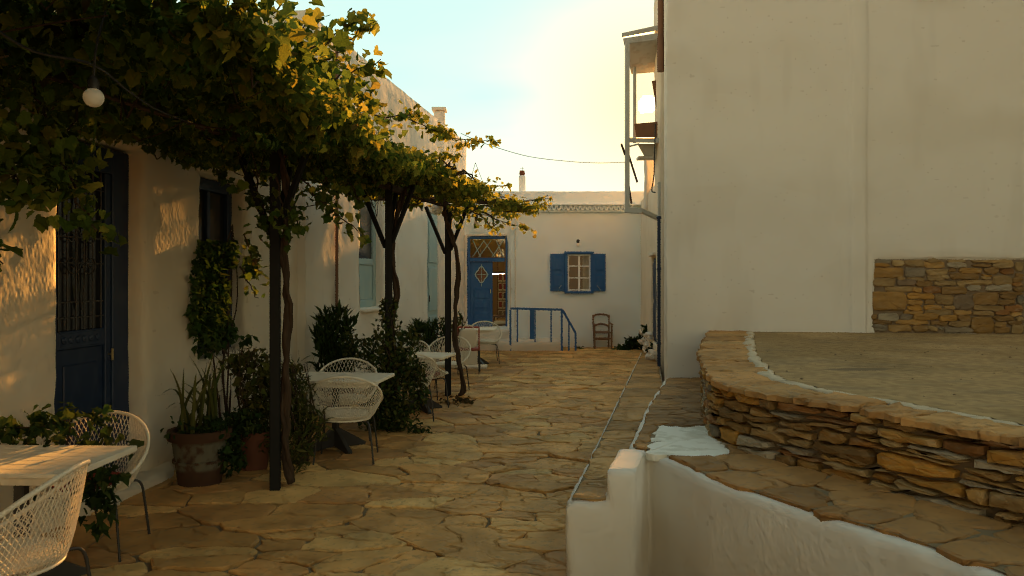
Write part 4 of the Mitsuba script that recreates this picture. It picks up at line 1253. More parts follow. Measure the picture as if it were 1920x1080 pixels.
keep &= ~((Y > 8.2) & (X - (SA + SB * Y) < .50))                                     # the vine stands off the second house
keep &= (r.random(N) < np.interp(Y, [-2, 3, 8, 9.5, 10.5, 12], [.9, 1, 1, .85, .42, .26]))
P = np.stack([X, Y, Z], -1)[keep]


def spray(a, b, n, wid, sag=.0):
    """leaves strung along a shoot from a to b; returns points and the shoot's line"""
    a, b = np.asarray(a), np.asarray(b)
    t = r.random(n) ** .9
    L = np.linalg.norm(b - a)
    p = a + (b - a) * t[:, None] + r.normal(0, 1, (n, 3)) * wid * (1.15 - .65 * t[:, None])
    p[:, 2] -= sag * np.sin(t * math.pi)
    line = [a + (b - a) * q + [0, 0, -sag * math.sin(q * math.pi)] for q in np.linspace(0, 1, 9)]
    return p, np.array(line) + r.normal(0, .012, (9, 3))


SPR = [  # from, to (photo pixels), depth at each end, leaves, width
    ((60, 150), (110, 330), 3.7, 3.6, 150, .13), ((110, 300), (185, 440), 3.6, 3.6, 60, .06), ((20, 180), (30, 380), 3.4, 3.4, 110, .12), ((-20, 330), (0, 500), 3.1, 3.1, 16, .05),
    ((150, 180), (95, 330), 3.9, 3.8, 80, .11), ((10, 330), (90, 345), 3.5, 3.5, 40, .07), ((-60, 120), (-10, 330), 3.2, 3.2, 80, .12), ((130, 290), (150, 360), 4.6, 4.6, 12, .05),
    ((350, 200), (420, 285), 5.3, 5.3, 26, .08), ((330, 260), (360, 300), 5.6, 5.6, 14, .06), ((180, 200), (240, 225), 5.2, 5.2, 26, .07),
    ((520, 330), (545, 455), 5.9, 5.85, 46, .09), ((480, 320), (500, 420), 6.2, 6.1, 45, .09), ((460, 330), (510, 440), 6.3, 6.1, 45, .07), ((390, 270), (425, 340), 6.5, 6.6, 30, .07),
    ((575, 340), (690, 455), 6.3, 6.2, 44, .055), ((560, 330), (640, 410), 6.2, 6.2, 30, .07), ((650, 320), (675, 385), 7.0, 7.0, 26, .06), ((550, 380), (560, 430), 6.0, 6.0, 18, .06),
    ((600, 300), (620, 370), 6.4, 6.4, 30, .08), ((455, 440), (500, 525), 6.9, 6.7, 22, .05), ((450, 500), (485, 560), 6.9, 6.8, 10, .04),
    ((560, 100), (708, 42), 4.9, 5.1, 46, .06), ((600, 90), (672, 18), 4.9, 4.9, 24, .04), ((600, 150), (718, 112), 5.2, 5.4, 60, .08), ((540, 60), (605, 25), 4.6, 4.6, 20, .04), ((470, 20), (545, 5), 4.2, 4.3, 24, .06),
    ((630, 165), (695, 180), 5.6, 5.8, 70, .09), ((700, 215), (785, 212), 7.0, 7.2, 60, .06), ((770, 225), (850, 252), 8.0, 8.3, 70, .06), ((820, 255), (938, 266), 8.8, 9.4, 50, .05), ((790, 295), (855, 292), 8.6, 8.8, 60, .08),
    ((820, 335), (895, 332), 10.2, 10.4, 50, .07), ((880, 345), (955, 345), 10.4, 10.8, 40, .07), ((900, 380), (1032, 372), 10.6, 11.0, 62, .06), ((880, 395), (1003, 432), 10.7, 11.2, 60, .06), ((950, 385), (1020, 385), 10.6, 11.0, 30, .06),
    ((850, 385), (862, 425), 10.6, 10.6, 22, .06), ((900, 400), (935, 435), 10.8, 11.0, 22, .05), ((740, 345), (800, 352), 9.3, 9.6, 40, .08), ((560, 130), (640, 100), 5.0, 5.0, 60, .10), ((560, 180), (650, 170), 5.3, 5.4, 60, .12),
]
shoots, sp_pts = [], []
for a, b, ya, yb, n, w in SPR:
    p, line = spray(PX(*a, ya), PX(*b, yb), n, w, .02)
    sp_pts.append(p); shoots.append(line)
# twigs and canes through the canopy
for k in range(120):
    y0 = 2.4 + 8.6 * r.random()
    x0 = in_x(y0) + r.random() * (edge_x(y0) - in_x(y0))
    d = r.normal(0, 1, 3) * [1, 1, .12]; d /= np.linalg.norm(d)
    if d[0] < 0 and r.random() < .6: d[0] *= -1
    L = .6 + 1.3 * r.random()
    q = np.array([[x0, y0, 2.80 + .25 * r.random()] + d * L * t + [0, 0, .10 * math.sin(3 * t) * r.normal()] for t in np.linspace(0, 1, 8)])
    if np.any(q[:, 0] > edge_x(q[:, 1]) + .05) or np.any(q[:, 0] < in_x(q[:, 1])): continue
    shoots.append(q)
allP = np.vstack([P] + sp_pts)
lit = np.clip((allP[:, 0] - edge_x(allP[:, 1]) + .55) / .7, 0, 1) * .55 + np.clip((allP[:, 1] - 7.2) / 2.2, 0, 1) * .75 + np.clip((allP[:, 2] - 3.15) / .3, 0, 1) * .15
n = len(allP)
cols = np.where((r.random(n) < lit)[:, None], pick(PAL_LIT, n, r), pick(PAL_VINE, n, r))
tip, nrm = hang(n, r, .75)
size = .068 * r.uniform(.5, 1.35, n)
# three vines, each with its trunk on one post
vines = []
VL = ['old grapevine climbing the nearest pergola post, its big leaves hanging over the dark blue door', 'grapevine climbing the middle pergola post, leaves arching towards the street', 'thin sunlit grapevine on the farthest pergola post, reaching towards the blue door']
own = np.clip(np.digitize(allP[:, 1], [7.3, 9.75]), 0, 2)
TR = [[(545, 905, 6.16), (534, 860, 6.16), (540, 760, 6.14), (534, 660, 6.12), (539, 560, 6.14), (534, 470, 6.12), (539, 400, 6.1), (530, 320, 6.05), (532, 262, 6.1)],
      [(748, 800, 8.8), (738, 740, 8.75), (734, 650, 8.72), (741, 560, 8.75), (736, 480, 8.73), (742, 420, 8.73), (752, 370, 8.7), (770, 345, 8.7)],
      [(862, 742, 10.9), (868, 725, 10.9), (857, 650, 10.9), (853, 580, 10.92), (858, 500, 10.9), (848, 440, 10.9), (835, 412, 10.85), (832, 380, 10.8), (850, 355, 10.9)]]
vis_par = []
for k in range(3):
    v = thing('grapevine', VL[k], 'vine')
    tl = spline([PX(a, b, c) for a, b, c in TR[k]], 40) + r.normal(0, .006, (40, 3))
    part(v, 'trunk', tube(tl, np.linspace(.029, .018, 40) * (1 + .25 * r.random(40)), 8), 'bark', True)
    t2 = tl + np.stack([.035 * np.sin(np.linspace(0, 17, 40)), .035 * np.cos(np.linspace(0, 17, 40)), np.zeros(40)], -1)
    part(v, 'trunk', tube(t2, np.linspace(.022, .013, 40), 6), 'bark', True)
    br = [tube(q, np.linspace(.008, .003, len(q)), 4) for q in shoots if np.clip(np.digitize(q[0, 1], [7.3, 9.75]), 0, 2) == k]
    top = tl[-1]
    for j in range(7 if k < 2 else 0):
        d = r.normal(0, 1, 3) * [1, 1.4, 0]; d /= np.linalg.norm(d)
        q = [top + d * t * (1.0 + .9 * r.random()) + [0, 0, .16 * math.sin(2.5 * t)] + r.normal(0, .015, 3) for t in np.linspace(0, 1, 9)]
        q = np.array(q); q[:, 0] = np.clip(q[:, 0], in_x(q[:, 1]) + .04, edge_x(q[:, 1]) + .2)
        br.append(tube(q, np.linspace(.018, .006, 9), 5))
    if k == 2:   # gnarled side canes forking from the crotch
        for pl in ([(742, 390, 9.0), (748, 360, 9.2), (770, 385, 9.4), (800, 375, 9.9), (830, 372, 10.4)], [(880, 400, 10.8), (910, 385, 10.9), (960, 398, 11.0), (1010, 380, 11.1)], [(860, 372, 10.8), (900, 395, 10.9), (935, 415, 11.0), (915, 430, 11.0)], [(840, 375, 10.8), (900, 362, 11), (980, 378, 11.1), (1028, 366, 11.1)]):
            br.append(tube(spline([PX(*q) for q in pl], 20) + r.normal(0, .006, (20, 3)), np.linspace(.016, .006, 20), 5))
    part(v, 'canes', cat(br), 'bark', kind='stuff')
    idx = np.where(own == k)[0]
    # the leaves that show largest are parts of their own
    pix = allP[idx]
    px = 960 + F * pix[:, 0] / pix[:, 1]; py = HZ - F * (pix[:, 2] - H) / pix[:, 1]
    inview = (px > -10) & (px < 1930) & (py > -10)
    front = np.argsort(np.where(inview, pix[:, 1] + .5 * np.abs(pix[:, 2] - 2.6), 1e9))[:110 if k == 0 else 95]
    single = np.zeros(len(idx), bool); single[front] = True
    a = idx[single]
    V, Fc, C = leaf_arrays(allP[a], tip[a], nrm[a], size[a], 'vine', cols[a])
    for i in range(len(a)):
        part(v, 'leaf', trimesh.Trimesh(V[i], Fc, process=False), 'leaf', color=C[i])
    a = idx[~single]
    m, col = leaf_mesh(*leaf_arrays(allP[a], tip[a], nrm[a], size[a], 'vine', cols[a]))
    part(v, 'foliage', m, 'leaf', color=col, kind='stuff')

# lamps under the vine
gp = PX(175.5, 183, 2.95)
gl = thing('globe_lamp', 'white globe lamp hanging unlit below the vine at the upper left', 'lamp')
sph = trimesh.creation.icosphere(3, .038); sph.apply_translation(gp)
part(gl, 'globe', sph, 'globe_glass', True)
part(gl, 'socket', lathe([(0, .034), (.02, .034), (.022, .065), (.010, .085), (0, .085)], gp, 14), 'black_plastic', 40)
part(gl, 'cord', tube(spline([gp + [0, 0, .08], gp + [.01, 0, .2], gp + [.02, .05, .36]], 6), .005, 5), 'black_plastic')
lc = thing('lamp_cord', 'dark cord slung beneath the vine leaves past the white globe lamp', 'cord')
part(lc, 'cord', tube(spline([PX(-30, 40, 2.9), PX(60, 95, 2.95), PX(175, 122, 3.0), PX(240, 170, 3.6), PX(300, 208, 4.2), PX(380, 238, 5.0)], 30), .006, 5), 'black_plastic')
gp2 = PX(820, 391, 10.7)
gl2 = thing('globe_lamp', 'white globe lamp hung between the struts of the farthest pergola post', 'lamp')
sph = trimesh.creation.icosphere(2, .085); sph.apply_translation(gp2)
part(gl2, 'globe', sph, 'globe_glass', True)
part(gl2, 'socket', lathe([(0, .07), (.05, .07), (.05, .13), (0, .14)], gp2, 12), 'grey_paint', 40)
gp3 = PX(893, 419, 11.0)
gl3 = thing('bulb_lamp', 'bare clear bulb in a black socket hanging from the vine above the blue door', 'lamp')
part(gl3, 'bulb', lathe([(0, -.06), (.03, -.055), (.04, -.02), (.03, .02), (.018, .045), (0, .05)], gp3, 12), 'globe_glass', True)
part(gl3, 'socket', lathe([(0, .04), (.024, .04), (.024, .12), (0, .13)], gp3, 10), 'black_plastic', 40)

# ------------------------------------------------------------------ chairs
def rim_z(phi):                             # phi 0 = back, +-pi = front
    a = np.clip(np.abs(phi) / 2.65, 0, 1)
    return .45 + .385 * (.5 + .5 * np.cos(math.pi * a)) ** .85


def shell(u, phi):
    u, phi = np.broadcast_arrays(np.asarray(u, float), np.asarray(phi, float))
    rx, ry = .335 + .01 * np.cos(phi), .30
    bx, by = .225, .215
    w = u ** .8
    x = np.sin(phi) * (bx + (rx - bx) * w)
    y = -np.cos(phi) * (by + (ry - by) * w) + .0
    z = .405 + (rim_z(phi) - .405) * u ** 1.25
    return np.stack([x, y, z], -1)


def chair_meshes(n, wire, seg=11):
    ln = []
    for k in range(n):
        for s in (-1, 1):
            u = np.linspace(0, 1, seg)
            ph = 2 * math.pi * k / n + s * .62 * u
            ph = (ph + math.pi) % (2 * math.pi) - math.pi
            ln.append(tube(shell(u, ph), wire, 3, False))
    m = int(n * .33)
    for k in range(1, m):
        c = (k / m - .5) * 2 * .225
        for s in (-1, 1):
            L = math.sqrt(max(.225 ** 2 - c * c, 0))
            if L < .02: continue
            p = np.array([[c, -L], [c, 0], [c, L]]) @ (np.array([[1, s], [-s, 1]]) / math.sqrt(2))
            ln.append(tube(np.column_stack([p[:, 0], p[:, 1] * .95, [.402, .392, .402]]), wire, 3, False))
    ph = np.linspace(-math.pi, math.pi, 60)
    rim = tube(shell(np.ones(60), ph), .0115, 7)
    braid = []
    for q in range(2):
        t = np.linspace(-math.pi, math.pi, 240)
        c = shell(np.ones(240), t)
        braid.append(tube(c + np.stack([.009 * np.cos(t * 60 + q * math.pi) * np.sin(t), -.009 * np.cos(t * 60 + q * math.pi) * np.cos(t), .009 * np.sin(t * 60 + q * math.pi)], -1), .0055, 4))
    base = tube(np.vstack([shell(np.zeros(40), np.linspace(-math.pi, math.pi, 40))]), .009, 6)
    legs = []
    for sx in (-1, 1):
        for sy in (-1, 1):
            legs.append(tube(spline([(sx * .13, sy * .12, .385), (sx * .20, sy * .185, .395), (sx * .235, sy * .215, .36), (sx * .25, sy * .23, .25), (sx * .275, sy * .25, 0)], 14), .0085, 6))
    r2 = np.random.default_rng(5)
    cu = lathe([(0, .405), (.17, .405), (.205, .42), (.212, .44), (.195, .458), (.12, .468), (0, .47)], sections=24)
    pil = trimesh.creation.icosphere(2, 1.0)
    pv = np.array(pil.vertices); pv = np.sign(pv) * np.abs(pv) ** .65
    pil = trimesh.Trimesh(pv * [.19, .055, .13] + [0, -.19, .58], pil.faces, process=False)
    return dict(shell=cat(ln), rim=cat([rim] + braid), ring=base, legs=legs, cushion=cu, pillow=pil)


CH = chair_meshes(80, .0023, 12)
CHF = chair_meshes(52, .0030, 8)


def ply_set(c):
    d = {k: mikit.ply(c[k], m_, smooth=s) for k, m_, s in (('shell', 'wire_white', True), ('rim', 'wire_white', True), ('ring', 'wire_white', True), ('cushion', 'cushion_cloth', 40), ('pillow', 'cushion_cloth', True))}
    d['legs'] = [mikit.ply(l, 'dark_metal', smooth=True) for l in c['legs']]
    return d


CHP, CHFP = ply_set(CH), ply_set(CHF)


def chair(x, y, ang, label, near=False, cushion=True, pillow=False, z=0.0, s=1.0, red=False):
    key = thing('wire_armchair', label, 'chair', 'white wire armchairs around the cafe tables')
    c = CHP if near else CHFP
    to = T().translate([x, y, z]).rotate([0, 0, 1], math.degrees(ang)).scale(s)
    part(key, 'wire_shell', c['shell'], None, to=to)
    rm = part(key, 'rim', c['rim'], None, to=to)
    part(key, 'seat_ring', c['ring'], None, to=to)
    for l in c['legs']: part(key, 'leg', l, None, to=to)
    if cushion: part(key, 'cushion', c['cushion'] if not red else {**c['cushion'], 'bsdf': {'type': 'ref', 'id': 'red_cloth'}}, None, to=to)
    if pillow: part(key, 'pillow', c['pillow'], None, to=to)
    return key


def ped_table(key, c, w, d, ang, h=.74, slats=7, cloth='white_paint'):
    ca, sa = math.cos(ang), math.sin(ang)
    R = lambda m: move(rotz(m, ang), (c[0], c[1], 0))
    sl = d / slats
    for k in range(slats):
        part(key, 'slat', R(cbox((0, -d / 2 + sl * (k + .5), h - .012), (w - .05, sl - .005, .024), .004)), cloth)
    for s in (-1, 1):
        part(key, 'end_board', R(cbox((s * (w / 2 - .0125), 0, h - .016), (.045, d, .034), .004)), cloth)
    for s in (-1, 1):
        part(key, 'apron', R(cbox((0, s * (d / 2 - .06), h - .05), (w - .16, .02, .05), .003)), cloth)
    part(key, 'column', R(cat([cbox((0, 0, h / 2 - .02), (.06, .06, h - .1), .008), cbox((0, 0, h - .06), (.3, .3, .02), .004)])), 'dark_metal')
    for k in range(4):
        a = math.pi / 4 + k * math.pi / 2
        part(key, 'foot', R(trimesh.convex.convex_hull(np.array([(math.cos(a) * q - math.sin(a) * e, math.sin(a) * q + math.cos(a) * e, z) for q, z0, z1 in ((.03, .03, .22), (.33, 0.0, .035)) for z in (z0, z1) for e in (-.022, .022)]))), 'dark_metal')


# the near table with its two chairs and the ivy pot
t0 = thing('slatted_table', 'white slatted table in the near left corner beside the dark blue door', 'table', None)
ped_table(t0, (-2.74, 4.17), .94, .66, -.03, slats=7)
cA = chair(-2.70, 4.78, math.pi + .12, 'white wire armchair half hidden by an ivy pot behind the nearest slatted table', True, True, red=True)
cB = chair(-2.33, 3.45, math.pi / 2 + .10, 'white wire armchair in the bottom left corner with its open weave facing the camera', True, True, s=1.05)
iv = thing('ivy_pot', 'red clay pot of trailing ivy standing on the seat behind the nearest table', 'potted plant')
pc0 = np.array([-2.83, 4.72, .47])
part(iv, 'pot', lathe([(0, 0), (.075, 0), (.10, .14), (.115, .14), (.115, .17), (.09, .17), (.085, .13), (0, .13)], pc0, 22), 'terracotta', 40)
r = np.random.default_rng(51)
q = [pc0 + [0, 0, .17] + r.normal(0, 1, 3) * [.22, .10, .07] + [0, -.05, .08] for _ in range(110)]
for a, b in (((205, 855, 4.5), (165, 965, 4.5)), ((185, 880, 4.45), (205, 985, 4.4)), ((150, 890, 4.4), (140, 960, 4.4)), ((90, 800, 4.65), (20, 800, 4.7)), ((20, 805, 4.7), (0, 800, 4.7)), ((125, 760, 4.75), (122, 800, 4.75)), ((195, 770, 4.8), (180, 790, 4.8)), ((200, 890, 4.5), (228, 885, 4.6)), ((160, 900, 4.45), (180, 1000, 4.4)), ((195, 900, 4.5), (205, 960, 4.5))):
    n_ = 20
    t = r.random((n_, 1)); q += list(PX(*a) + (PX(*b) - PX(*a)) * t + r.normal(0, .028, (n_, 3)))
for a, b in (((60, 785, 4.65), (95, 770, 4.65)), ((75, 800, 4.6), (130, 790, 4.65))):
    t = r.random((22, 1)); q += list(PX(*a) + (PX(*b) - PX(*a)) * t + r.normal(0, .035, (22, 3)))
grown(iv, q, .072, 'ivy', PAL_DARK, r, .6)
part(iv, 'stem', cat([tube(spline([pc0 + [0, 0, .15], PX(190, 850, 4.6), PX(175, 930, 4.45), PX(190, 1000, 4.4)], 14), .005, 4), tube(spline([pc0 + [0, 0, .15], PX(130, 790, 4.65), PX(80, 800, 4.65), PX(20, 802, 4.7)], 14), .005, 4)]), 'bark')

# second table
t1 = thing('cafe_table', 'white cafe table between two wire armchairs beside the bushy middle post', 'table', None)
ped_table(t1, (-1.80, 7.62), 1.03, .66, -.12, slats=6)
chair(-1.585, 7.16, .10, 'white wire armchair seen from behind at the table beside the nearest post', True, True)
chair(-1.80, 8.12, math.pi + .1, 'white wire armchair facing the camera across the table beside the nearest post', False, True)
# third table
t2 = thing('cafe_table', 'small white cafe table just past the bushy middle post', 'table', None)
ped_table(t2, (-1.22, 9.80), .80, .62, -.22, slats=6)
chair(-1.27, 9.18, .25, 'white wire armchair seen from behind, half hidden by the climbing shrub', False, True)
chair(-1.50, 10.55, math.pi - .35, 'white wire armchair behind the table just past the bushy middle post', False, True)
chair(-.97, 11.35, math.pi - .15, 'white wire armchair behind the farthest pergola post with a broad pale seat', False, True, False)
chair(-1.18, 10.15, -1.2, 'white wire armchair with a red cushion tucked under the table past the middle post', False, True, red=True)
# far table
t3 = thing('cafe_table', 'white cafe table farthest up the street near the door steps', 'table', None)
ped_table(t3, (-.73, 14.75), .80, .66, -.1, slats=6)
cl = thing('table_stand', 'pale boxed stand on the pavement under the farthest cafe table', 'stand')
part(cl, 'panel', cbox((-.84, 14.45, .27), (.34, .05, .50), .01), 'cushion_cloth')
part(cl, 'base', cbox((-.74, 14.40, .03), (.52, .40, .05), .012), 'cushion_cloth')
chair(-.55, 15.25, math.pi + .1, 'white wire armchair behind the farthest cafe table in front of the blue door', False, True)
rc = thing('red_frame_chair', 'red-framed chair with a pale bag on its back by the farthest table', 'chair')
rx_, ry_ = -.78, 13.55
for sx in (-1, 1):
    part(rc, 'leg', tube([(rx_ + sx * .19, ry_ - .18, .0), (rx_ + sx * .18, ry_ - .17, .44)], .011, 6), 'dark_metal')
    part(rc, 'leg', tube([(rx_ + sx * .19, ry_ + .2, .0), (rx_ + sx * .18, ry_ + .17, .44)], .011, 6), 'dark_metal')
part(rc, 'seat', cbox((rx_, ry_, .455), (.40, .38, .045), .015), 'red_paint')
part(rc, 'back_frame', cat([bar((rx_ - .19, ry_ - .19, .44), (rx_ - .19, ry_ - .22, .86), .025, .025), bar((rx_ + .19, ry_ - .19, .44), (rx_ + .19, ry_ - .22, .86), .025, .025), bar((rx_ - .2, ry_ - .22, .86), (rx_ + .2, ry_ - .22, .86), .03, .03)]), 'red_paint')
bg = trimesh.creation.icosphere(3, 1.0)
bv = np.array(bg.vertices); bv = np.sign(bv) * np.abs(bv) ** .5
bv = bv * [.155, .05, .17] * (1 + .10 * (meshkit.fbm(bv * 2.2, 3, 4)[:, None] - .5) * 2) + [rx_, ry_ - .24, .66]
bag = thing('cloth_bag', 'crumpled pale cloth bag hanging on the back of the red-framed chair', 'bag')
part(bag, 'sack', trimesh.Trimesh(bv, bg.faces, process=False), 'cushion_cloth', True)
part(bag, 'strap', tube(spline([(rx_ - .09, ry_ - .25, .80), (rx_ - .07, ry_ - .24, .885), (rx_ + .07, ry_ - .24, .885), (rx_ + .09, ry_ - .25, .80)], 12), .010, 5), 'cushion_cloth')

# ------------------------------------------------------------------ pots and plants along the houses
def pot_profile(R, h, rim=.06):
    return [(0, 0), (R * .72, 0), (R * .95, h - rim), (R * 1.08, h - rim), (R * 1.10, h), (R * .92, h), (R * .9, h - .05), (0, h - .05)]


r = np.random.default_rng(90)
bp = thing('barrel_pot', 'large weathered clay tub with flaking whitewash and tall sword-shaped leaves by the near house wall', 'potted plant')
pb = np.append(GP(375, 908)[:2], 0)
part(bp, 'tub', lathe(pot_profile(.235, .47, .075), pb, 40), 'old_pot', 40)
part(bp, 'hoop', lathe([(.205, .205), (.216, .205), (.218, .225), (.207, .225)], pb, 40), 'old_pot', 40)
part(bp, 'soil', lathe([(0, .0), (.21, .0), (.2, .012), (0, .02)], pb + [0, 0, .425], 24), 'soil')
BL = [(378, 690, .0), (430, 668, .1), (356, 668, 0), (345, 690, .1), (318, 690, -.1), (300, 742, .0), (292, 742, -.1), (400, 665, .15), (412, 672, .1), (388, 680, .1), (395, 700, .2), (418, 700, .2), (368, 700, -.1), (440, 720, .1), (340, 715, .1), (330, 725, 0), (405, 720, .15), (425, 690, 0), (310, 768, 0), (350, 735, .1), (390, 735, .2), (372, 725, 0), (425, 735, .1), (325, 700, .2), (398, 690, -.1), (408, 700, -.15)]
for k, (a, b, dy) in enumerate(BL):
    root = pb + [r.normal(0, .08), r.normal(0, .07), .43]
    tipp = PX(a, b, pb[1] + dy)
    bend = .04 + .10 * r.random() * (1.6 if a < 320 else 1)
    t = np.linspace(0, 1, 8)[:, None]
    c = root + (tipp - root) * t + np.array([0, 0, 1]) * bend * np.sin(t * math.pi) - (tipp - root) * [1, 1, 0] * .3 * (t * (1 - t))
    w = np.interp(t[:, 0], [0, .15, .5, 1], [.009, .013, .012, .001]) * r.uniform(.8, 1.2)
    a_ = r.uniform(-.6, .6); sd = np.array([math.cos(a_), math.sin(a_), 0])
    v = np.vstack([c - sd * w[:, None], c + np.array([0, -.004, 0]), c + sd * w[:, None]])
    f = []
    for i in range(7):
        for o in (0, 8):
            f += [[o + i, o + i + 1, o + i + 9], [o + i, o + i + 9, o + i + 8]]
    col = np.tile(pick(PAL_OLIVE, 1, r), (24, 1))
    part(bp, 'leaf', trimesh.Trimesh(v, f, process=False), 'leaf_dull', color=col, smooth=True)
q = [pb + [0, 0, .45] + r.normal(0, 1, 3) * [.13, .1, .06] for _ in range(120)]
grown(bp, q, .055, 'oval', PAL_DARK, r, .5)
bp2 = thing('clay_pot', 'smaller red clay pot with wiry branches and trailing dark leaves behind the nearest post', 'potted plant')
pb2 = np.append(GP(475, 880)[:2], 0)
part(bp2, 'pot', lathe(pot_profile(.17, .36), pb2, 28), 'terracotta', 40)
part(bp2, 'soil', lathe([(0, 0), (.15, 0), (0, .02)], pb2 + [0, 0, .32], 16), 'soil')


def cloud(spec, n, r):
    """points spread in blobs given as (px, py, depth, rx px, ry px)"""
    spec = np.array(spec, float)
    w = spec[:, 3] * spec[:, 4]
    k = r.choice(len(spec), n, p=w / w.sum())
    d = r.normal(0, 1, (n, 3)); d /= np.linalg.norm(d, axis=1, keepdims=True); d *= r.random((n, 1)) ** .45
    out = []
    for i, e in zip(k, d):
        a, b, Y, rx2, ry2 = spec[i]
        c = PX(a, b, Y); s = Y / F
        out.append(c + e * [rx2 * s, min(rx2, ry2) * s * .9, ry2 * s])
    return np.array(out)


pts = cloud([(440, 800, 6.5, 40, 32), (430, 850, 6.35, 35, 40), (460, 790, 6.5, 40, 25), (400, 800, 6.25, 28, 22)], 620, r)
grown(bp2, pts, .06, 'ivy', PAL_DARK, r, .7)
pts = cloud([(470, 700, 6.8, 40, 40), (490, 740, 6.7, 38, 50), (440, 680, 6.8, 40, 22), (500, 690, 6.8, 24, 22), (480, 665, 6.9, 40, 14)], 330, r)
grown(bp2, pts, .075, 'ivy', PAL_OLIVE, r, .6)
st_ = [tube(spline([pb2 + [r.normal(0, .05), r.normal(0, .05), .33], pb2 + [r.normal(0, .12), r.normal(0, .1), .7], pb2 + [r.normal(-.05, .18), r.normal(0, .1), 1.1]], 9), np.linspace(.006, .003, 9), 4) for _ in range(18)]
part(bp2, 'stems', cat(st_), 'bark')
fs = thing('feathery_shrub', 'feathery light green shrub growing on both sides of the nearest post', 'shrub')
pf = np.array([-1.98, 6.95, 0])
pts = cloud([(490, 760, 6.9, 40, 60), (560, 760, 6.8, 36, 60), (550, 700, 7.0, 24, 30), (590, 800, 6.8, 24, 36), (560, 850, 6.6, 26, 44), (520, 820, 6.8, 40, 50)], 1300, r)
grown(fs, pts, .085, 'lance', PAL_OLIVE, r, -.5, spread=.8)
part(fs, 'stem', cat([tube(spline([pf + [r.normal(0, .05), r.normal(0, .05), 0], pf + [r.normal(0, .15), r.normal(0, .1), .5], pf + [r.normal(0, .25), r.normal(0, .1), .95]], 8), np.linspace(.012, .004, 8), 5) for _ in range(14)]), 'bark')
fs2 = thing('grass_clump', 'wispy grass clump growing against the corner of the second house', 'plant')
pg0 = np.append(GP(560, 838)[:2], 0)
for k in range(16):
    a = r.uniform(0, 6.28); L = .5 + .5 * r.random()
    tp_ = pg0 + [math.cos(a) * .22, math.sin(a) * .15, L]
    c = spline([pg0 + [r.normal(0, .03), r.normal(0, .03), 0], pg0 + [math.cos(a) * .05, math.sin(a) * .05, L * .6], tp_], 7)
    part(fs2, 'blade', tube(c, np.linspace(.006, .0015, 7), 4), 'blade_green' if False else 'leaf_dull', color=np.tile(pick(PAL_OLIVE, 1, r), (28, 1)))
# ivy on the near window
wi = thing('window_ivy', 'dark ivy climbing over the window of the near house', 'ivy')
pts = cloud([(392, 480, 7.85, 28, 70), (385, 570, 7.8, 30, 80), (370, 560, 7.6, 14, 70), (400, 620, 7.8, 34, 40), (432, 470, 7.7, 14, 40), (415, 430, 7.8, 20, 36), (470, 500, 7.2, 16, 24), (425, 625, 7.7, 20, 26), (365, 600, 7.35, 9, 40), (412, 560, 7.9, 22, 60)], 1700, r)
pts = np.vstack([pts, cloud([(460, 640, 7.5, 12, 8), (470, 630, 7.5, 6, 10), (500, 545, 7.2, 6, 12), (350, 520, 7.3, 5, 14), (380, 655, 7.4, 20, 14), (410, 395, 7.8, 10, 16), (462, 455, 7.6, 10, 14)], 60, r)])
nr = (960 + F * pts[:, 0] / pts[:, 1]) < 462
k_ = pts[nr, 0] / pts[nr, 1]; zz = (pts[nr, 2] - H) / pts[nr, 1]
yy = (NA + r.uniform(-.05, .10, nr.sum())) / (k_ - NB)
pts[nr] = np.stack([k_ * yy, yy, H + zz * yy], -1)                     # the ivy lies against the wall's face
pts = pts[~(nr & (pts[:, 2] > 2.12))]
grown(wi, pts, .078, 'ivy', [((0.030, 0.058, 0.014), 4), ((0.048, 0.080, 0.020), 4), ((0.075, 0.10, 0.025), 1)], r, .8)
part(wi, 'stem', cat([tube(spline([(-2.90 + r.normal(0, .03), 7.5 + r.normal(0, .1), 0), (-2.95 + r.normal(0, .04), 7.6 + r.normal(0, .1), .8), (-2.95 + r.normal(0, .04), 7.7 + r.normal(0, .1), 1.5), (-2.9, 7.75, 2.3)], 14), np.linspace(.012, .004, 14), 5) for _ in range(7)]), 'bark')
# oleanders
for lab, spec, n_, base_ in (('dark oleander bush with upright whorls of narrow leaves at the corner of the second house', [(628, 650, 9.3, 36, 40), (610, 640, 9.3, 22, 36), (650, 610, 9.3, 14, 30), (612, 600, 9.3, 12, 22), (632, 600, 9.3, 10, 20), (630, 690, 9.2, 40, 36)], 900, GP(628, 783)),
                             ('dark oleander bush behind the tables under the pale blue shutter door', [(800, 625, 13.0, 24, 14), (782, 620, 12.9, 14, 18), (812, 612, 13.0, 9, 12), (835, 620, 13.0, 14, 18), (800, 645, 12.9, 36, 16)], 480, GP(803, 712))):
    o = thing('oleander_bush', lab, 'shrub')
    pts = cloud(spec, n_, r)
    grown(o, pts, .15, 'lance', PAL_DARK, r, -1.3, spread=.7)
    part(o, 'stem', cat([tube(spline([base_ + [r.normal(0, .05), r.normal(0, .05), 0], base_ + [r.normal(0, .12), r.normal(0, .08), .5], pts[int(r.integers(len(pts)))]], 9), np.linspace(.014, .005, 9), 5) for _ in range(14)]), 'bark')
    pt_ = part(o, 'pot', lathe(pot_profile(.22, .36), base_, 24), 'terracotta', 40)
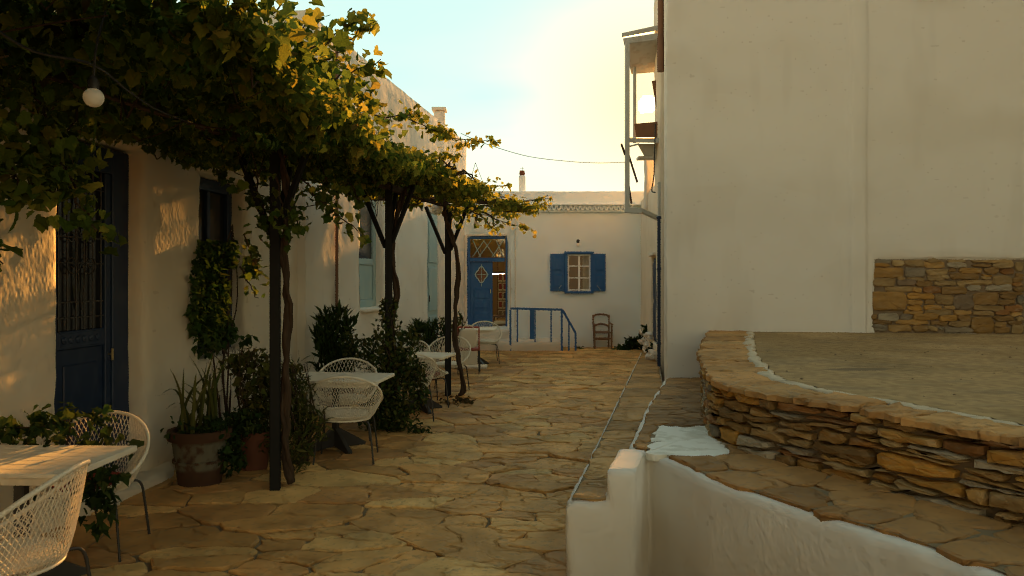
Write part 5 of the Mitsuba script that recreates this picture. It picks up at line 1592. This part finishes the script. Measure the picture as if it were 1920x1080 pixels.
# climbing shrub round the middle post
cs_ = thing('climbing_shrub', 'bushy shrub climbing the middle pergola post and spilling on the paving', 'shrub')
pts = cloud([(728, 640, 8.65, 34, 50), (730, 700, 8.55, 50, 50), (735, 760, 8.45, 58, 46), (728, 580, 8.7, 20, 30), (760, 690, 8.6, 34, 44), (745, 800, 8.4, 50, 24), (700, 780, 8.5, 34, 40), (680, 660, 8.9, 36, 32), (770, 640, 8.8, 22, 30), (785, 720, 8.6, 22, 46), (785, 806, 8.3, 22, 10), (810, 812, 8.3, 8, 5), (655, 650, 9.0, 20, 30)], 3600, r)
pts = pts[pts[:, 2] > .02]
grown(cs_, pts, .058, 'oval', PAL_OLIVE + PAL_DARK, r, .2)
part(cs_, 'stem', cat([tube(spline([GP(735, 805) + [r.normal(0, .08), r.normal(0, .05), 0], GP(735, 805) + [r.normal(0, .1), r.normal(0, .08), .6], pts[int(r.integers(len(pts)))]], 9), np.linspace(.014, .005, 9), 5) for _ in range(20)]), 'bark')
# small plants
for lab, spec, n_, sz_, pal in (('sprig of light green leaves beside the farthest pergola post', [(862, 600, 13.6, 9, 18), (855, 625, 13.6, 12, 16), (835, 600, 13.4, 6, 10)], 110, .08, PAL_OLIVE),
                                ('low dark green plant sprawling at the foot of the far wall by the corner', [(1185, 643, 18.0, 18, 12), (1168, 652, 17.9, 16, 5), (1200, 640, 17.8, 10, 14)], 260, .12, PAL_DARK),
                                ('tuft of greenery above the rubble by the old blue door', [(1214, 618, 16.6, 8, 9), (1222, 655, 15.5, 6, 8)], 90, .10, PAL_DARK),
                                ('small weeds on the ground by the railing', [(1086, 653, 18.2, 9, 3)], 26, .07, PAL_OLIVE)):
    o = thing('small_plant', lab, 'plant')
    grown(o, cloud(spec, n_, r), sz_, 'oval', pal, r, .2)
    a, b, Y0 = spec[0][:3]
    c0 = PX(a, b, Y0)
    part(o, 'stem', cat([tube([(c0[0] + r.normal(0, .03), c0[1], max(0, c0[2] - .35)), (c0[0] + r.normal(0, .08), c0[1] + r.normal(0, .03), c0[2] + .05)], .005, 4) for _ in range(5)]), 'bark')
ll = thing('fallen_leaves', 'scatter of dry fallen leaves on the paving by the farthest pergola post', 'leaves')
labels[ll]['kind'] = 'stuff'
q = np.array([GP(862 + r.normal(0, 16), 752 + r.normal(0, 3), .03) for _ in range(70)])
grown(ll, q, .055, 'vine', [((.10, .06, .025), 3), ((.06, .05, .02), 2)], r, .0)
#@@MORE4@@
